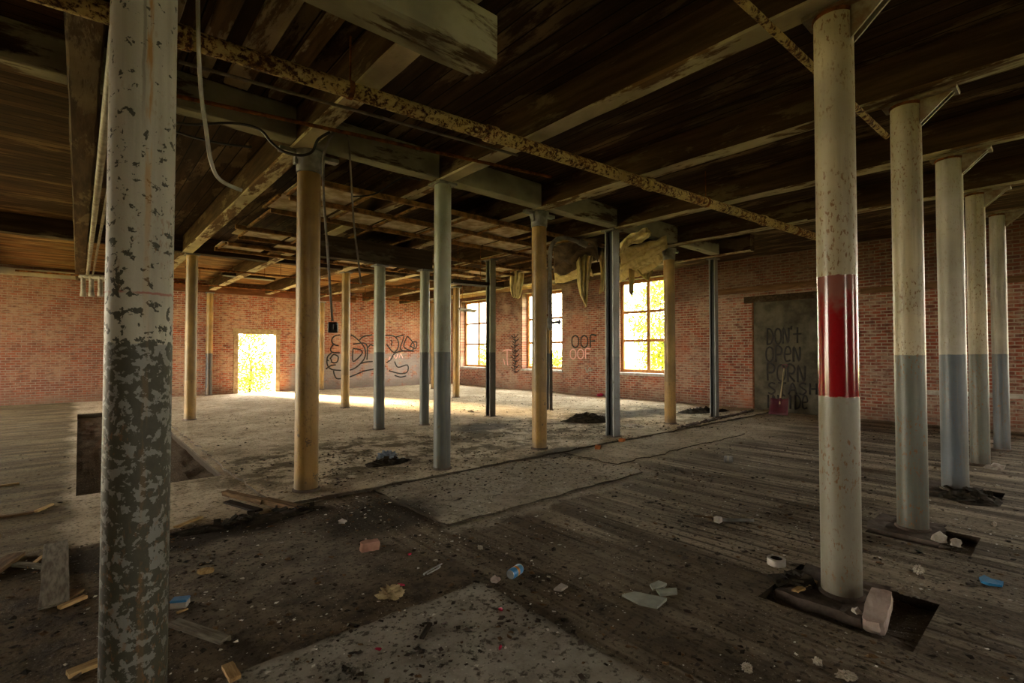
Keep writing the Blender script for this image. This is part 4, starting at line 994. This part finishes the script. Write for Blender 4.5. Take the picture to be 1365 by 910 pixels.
# rubbish heaps
def heap(px, py, rx, ry, h, label, seed, rz=0):
    p = ground(px, py); bm = bmesh.new(); nn, mm_ = 12, 36; c = bm.verts.new((0, 0, h)); prev = None
    for i in range(1, nn + 1):
        ring = []
        for k in range(mm_):
            a = 2 * math.pi * k / mm_; rr = i / nn; e = 1 + .3 * mn.noise(Vector((math.cos(a) * 1.5, math.sin(a) * 1.5, seed)))
            x, y = rr * rx * e * math.cos(a), rr * ry * e * math.sin(a)
            z = h * (1 - rr ** 1.5) * (1 + .9 * mn.noise(Vector((x * 9, y * 9, seed)))) + (.02 * mn.noise(Vector((x * 30, y * 30, seed))) if i < nn else -.02)
            ring.append(bm.verts.new((x, y, max(z, .002) if i < nn else -.004)))
        for k in range(mm_):
            if prev is None: bm.faces.new((c, ring[k], ring[(k + 1) % mm_]))
            else: bm.faces.new((prev[k], ring[k], ring[(k + 1) % mm_], prev[(k + 1) % mm_]))
        prev = ring
    rnd = random.Random(seed)
    for _ in range(26):
        a, q = rnd.uniform(0, 6.28), rnd.uniform(0, .85); L = rnd.uniform(.03, .10)
        mt = Matrix.Translation((q * rx * math.cos(a), q * ry * math.sin(a), h * (1 - q) * .8 + .01)) @ Matrix.Rotation(rnd.uniform(0, 6), 4, 'Z') @ Matrix.Rotation(rnd.uniform(-.6, .6), 4, 'Y')
        box(bm, -L, L, -L * .35, L * .35, -.008, .008, 0, mt)
    o = mk('rubbish_heap', bm, M['heap'], None, False, p); o.rotation_euler.z = rz
    return tag(o, label, 'rubbish heap', 'black rubbish heaps')
heap(785, 561, .62, .36, .16, 'black rubbish heap left of the blue-grey steel post', 1, -.6)
heap(1296, 664, .34, .24, .07, 'black rubbish heap right of the thick blue-grey column', 2)
heap(335, 694, .75, .12, .035, 'long low strip of black rubbish before the nearest yellow column', 3, -.05)
heap(935, 549, .8, .30, .10, 'black rubbish heap against the brick wall by the thin steel post', 4, -.3)
heap(516, 617, .38, .18, .03, 'thin black litter patch under the blue-grey cloth', 5)
heap(1060, 776, .16, .12, .03, 'low black mound left of the red-banded column foot', 6)  # small flat mound in the black heap material
# low curb of rubble before the thin steel post
bm = bmesh.new(); rnd = random.Random(3)
A, B = flo(905, 573), flo(1003, 549)
for i in range(40):
    q = A.lerp(B, (i + rnd.random()) / 40); lump(bm, rnd.uniform(.04, .10), rnd.uniform(.04, .09), rnd.uniform(.015, .04), i, 1, .5, c=(q.x - A.x, q.y - A.y, 0))
stuff(mk('rubble_ridge', bm, M['footing'], None, False, (A.x, A.y, SLAB)), 'low ridge of broken floor rubble running from the rearmost yellow column to the shovel', 'rubble')

# crumbs strewn over the floor
def crumbs(name, n, mats, label, regions, smin, smax, seed):
    rnd = random.Random(seed); V, Fc, mi = [], [], []
    while len(Fc) < n * 8:
        x0, x1, y0, y1, wgt = rnd.choices(regions, [r[4] for r in regions])[0]
        x, y = rnd.uniform(x0, x1), rnd.uniform(y0, y1)
        if mn.noise(Vector((x * .9, y * .9, seed))) < rnd.uniform(-.5, .35): continue
        if any(h[0] - .05 < x < h[1] + .05 and h[2] - .05 < y < h[3] + .05 for h in [trench] + pits): continue
        if (x - .195) ** 2 + (y - 2.65) ** 2 < .05: continue
        s = smin * (smax / smin) ** (rnd.random() ** 2.2); z = gz(x, y); b = len(V); k = rnd.randrange(len(mats)); a = rnd.random() * 6.28
        for dx, dy, dz in ((1, 0, .3), (-1, 0, .2), (.2, .7, .35), (-.3, -.8, .3), (rnd.uniform(-.5, .5), rnd.uniform(-.4, .4), .6), (0, 0, -.05)):
            q = s * rnd.uniform(.6, 1.2); X, Y = dx * q, dy * q
            V.append((x + X * math.cos(a) - Y * math.sin(a), y + X * math.sin(a) + Y * math.cos(a), z + dz * q * .9))
        for f in ((0, 2, 4), (2, 1, 4), (1, 3, 4), (3, 0, 4), (2, 0, 5), (1, 2, 5), (3, 1, 5), (0, 3, 5)): Fc.append([b + i for i in f]); mi.append(k)
    me = bpy.data.meshes.new(name); me.from_pydata(V, [], Fc); me.polygons.foreach_set('material_index', mi)
    for mm in mats: me.materials.append(mm)
    o = bpy.data.objects.new(name, me); COL.objects.link(o); return stuff(o, label, 'litter')
crumbs('dark_litter', 19000, [M['heap'], M['dark_wood'], M['footing'], M['brown_wood']], 'dark crumbs of dirt and rotten wood strewn over the whole floor',
       [(-2.5, 2.6, 2.0, 5.3, 6), (2, 6, -.3, 5.3, 5), (4, 13, .2, 5.5, 4), (1.5, 13, 5.5, 14, 6), (1.5, 10, 4.6, 8, 5), (-5, 0, 2, 12, 2), (0, 2, .9, 2.7, .35)], .005, .034, 4)
crumbs('pale_litter', 3600, [M['chalk'], M['pale_rock'], M['paper'], M['chalk']], 'pale crumbs of plaster and paper strewn over the floor',
       [(-1.5, 2.6, 2.0, 5.3, 3), (2, 6, -.3, 5.3, 5), (4, 12, .2, 5.5, 3), (1.5, 12, 5.5, 13, 5), (0, 2, .9, 2.7, 1)], .005, .020, 9)

# ---------------------------------------------------------------- outside
bm = bmesh.new()
quad(bm, [(-80, -80, -.45), (90, -80, -.45), (90, 90, -.45), (-80, 90, -.45)])
struct(mk('outside_ground', bm, M['ground']))
def tree(x, y, h, r, nl, seed, label, base=1.2, ls=.16, name='garden_tree'):
    rnd = random.Random(seed); root = empty(name, (x, y, -.45), label, 'tree', 'trees outside the windows')
    bm = bmesh.new(); tube(bm, smooth_pts([(0, 0, 0), (.1, .05, h * .35), (-.05, .1, h * .65), (.1, 0, h * .9)], 4), [.07 - .0045 * i for i in range(13)], 8)
    for k in range(7):
        a = k * 2.4; z = h * (.3 + .08 * k); tube(bm, [(0, 0, z), (math.cos(a) * r * .5, math.sin(a) * r * .5, z + .4), (math.cos(a) * r * .85, math.sin(a) * r * .85, z + .6)], [.03, .02, .008], 6)
    mk('trunk', bm, M['bark'], root, True)
    V, Fc = [], []; cl = []
    for _ in range(int(nl / 55)):
        a = rnd.uniform(0, 6.28); q = r * rnd.random() ** .5; z = rnd.uniform(base, h); k = math.sin(math.pi * min(1, max(.12, (z - base) / (h - base)))) ** .5
        cl.append((q * math.cos(a) * k, q * math.sin(a) * k, z))
    for cx, cy, cz in cl:
        for _ in range(55):
            p = Vector((cx + rnd.gauss(0, .24), cy + rnd.gauss(0, .24), cz + rnd.gauss(0, .20)))
            u = Vector((rnd.gauss(0, 1), rnd.gauss(0, 1), rnd.gauss(0, .7))).normalized() * ls * rnd.uniform(.5, 1); w = u.cross(Vector((rnd.gauss(0, 1), rnd.gauss(0, 1), rnd.gauss(0, 1)))).normalized() * ls * .3
            b = len(V); V += [p - u * .5, p + w, p + u * .6, p - w]; Fc.append((b, b + 1, b + 2, b + 3))
    me = bpy.data.meshes.new('foliage'); me.from_pydata(V, [], Fc); me.materials.append(M['leaf']); o = bpy.data.objects.new('foliage', me); COL.objects.link(o); o.parent = root; o['kind'] = 'stuff'
tree(18.5, 11.6, 5.2, 1.5, 5200, 1, 'leafy tree filling the upper left panes of the large window', 1.6)
tree(17.2, 9.0, 2.6, 1.2, 4200, 2, 'leafy bush filling the lower right panes of the large window', .3, name='garden_bush')
tree(20.5, 8.6, 4.6, 1.2, 2600, 3, 'thin tree behind the right panes of the large window', 1.6)
tree(18.0, 17.4, 1.9, 1.2, 2600, 4, 'low bush seen at the foot of the narrow window', .2, name='garden_bush')
tree(6.6, 28.0, 3.1, 1.6, 6000, 5, 'sunlit bush outside the open doorway', .2, .14, name='garden_bush')
tree(5.2, 31.5, 3.4, 1.2, 3000, 6, 'sunlit tree further out beyond the open doorway', .4, .14)
tree(19.0, 23.8, 2.4, 1.4, 2600, 7, 'bush outside the corner window', .2, name='garden_bush')

# ---------------------------------------------------------------- light, camera
w = bpy.data.worlds.new('sky'); SC.world = w; w.use_nodes = True; wt = w.node_tree
bg = wt.nodes['Background']; tc = wt.nodes.new('ShaderNodeTexCoord'); sp = wt.nodes.new('ShaderNodeSeparateXYZ'); mr = wt.nodes.new('ShaderNodeMapRange'); mixn = wt.nodes.new('ShaderNodeMix'); mixn.data_type = 'RGBA'
wt.links.new(tc.outputs['Generated'], sp.inputs[0]); wt.links.new(sp.outputs['Z'], mr.inputs['Value']); mr.inputs['From Min'].default_value = 0; mr.inputs['From Max'].default_value = .6
wt.links.new(mr.outputs[0], mixn.inputs[0]); mixn.inputs[6].default_value = (1, .90, .70, 1); mixn.inputs[7].default_value = (1, .95, .86, 1)
wt.links.new(mixn.outputs[2], bg.inputs['Color']); bg.inputs['Strength'].default_value = 33.0
sun = bpy.data.lights.new('sun', 'SUN'); sun.energy = 210.0; sun.color = (1, .72, .38); sun.angle = R(13)
so = bpy.data.objects.new('sun', sun); COL.objects.link(so); so.rotation_euler = Vector((.27, -.92, -.235)).to_track_quat('-Z', 'Y').to_euler(); so.location = (10, 30, 20)

cam = bpy.data.cameras.new('camera'); cam.sensor_width = 36; cam.lens = F / 1365 * 36; cam.clip_start = .05; cam.clip_end = 300
co = bpy.data.objects.new('camera', cam); COL.objects.link(co); co.location = CAM; co.rotation_euler = (math.pi / 2 + PITCH, 0, -YAW)
SC.camera = co
vs = SC.view_settings; vs.view_transform = 'Standard'; vs.look = 'None'; vs.gamma = 1; vs.exposure = 0.0; vs.use_curve_mapping = False
cy = SC.cycles; cy.max_bounces = 10; cy.diffuse_bounces = 6; cy.transparent_max_bounces = 12; cy.caustics_reflective = False; cy.caustics_refractive = False; cy.sample_clamp_indirect = 6
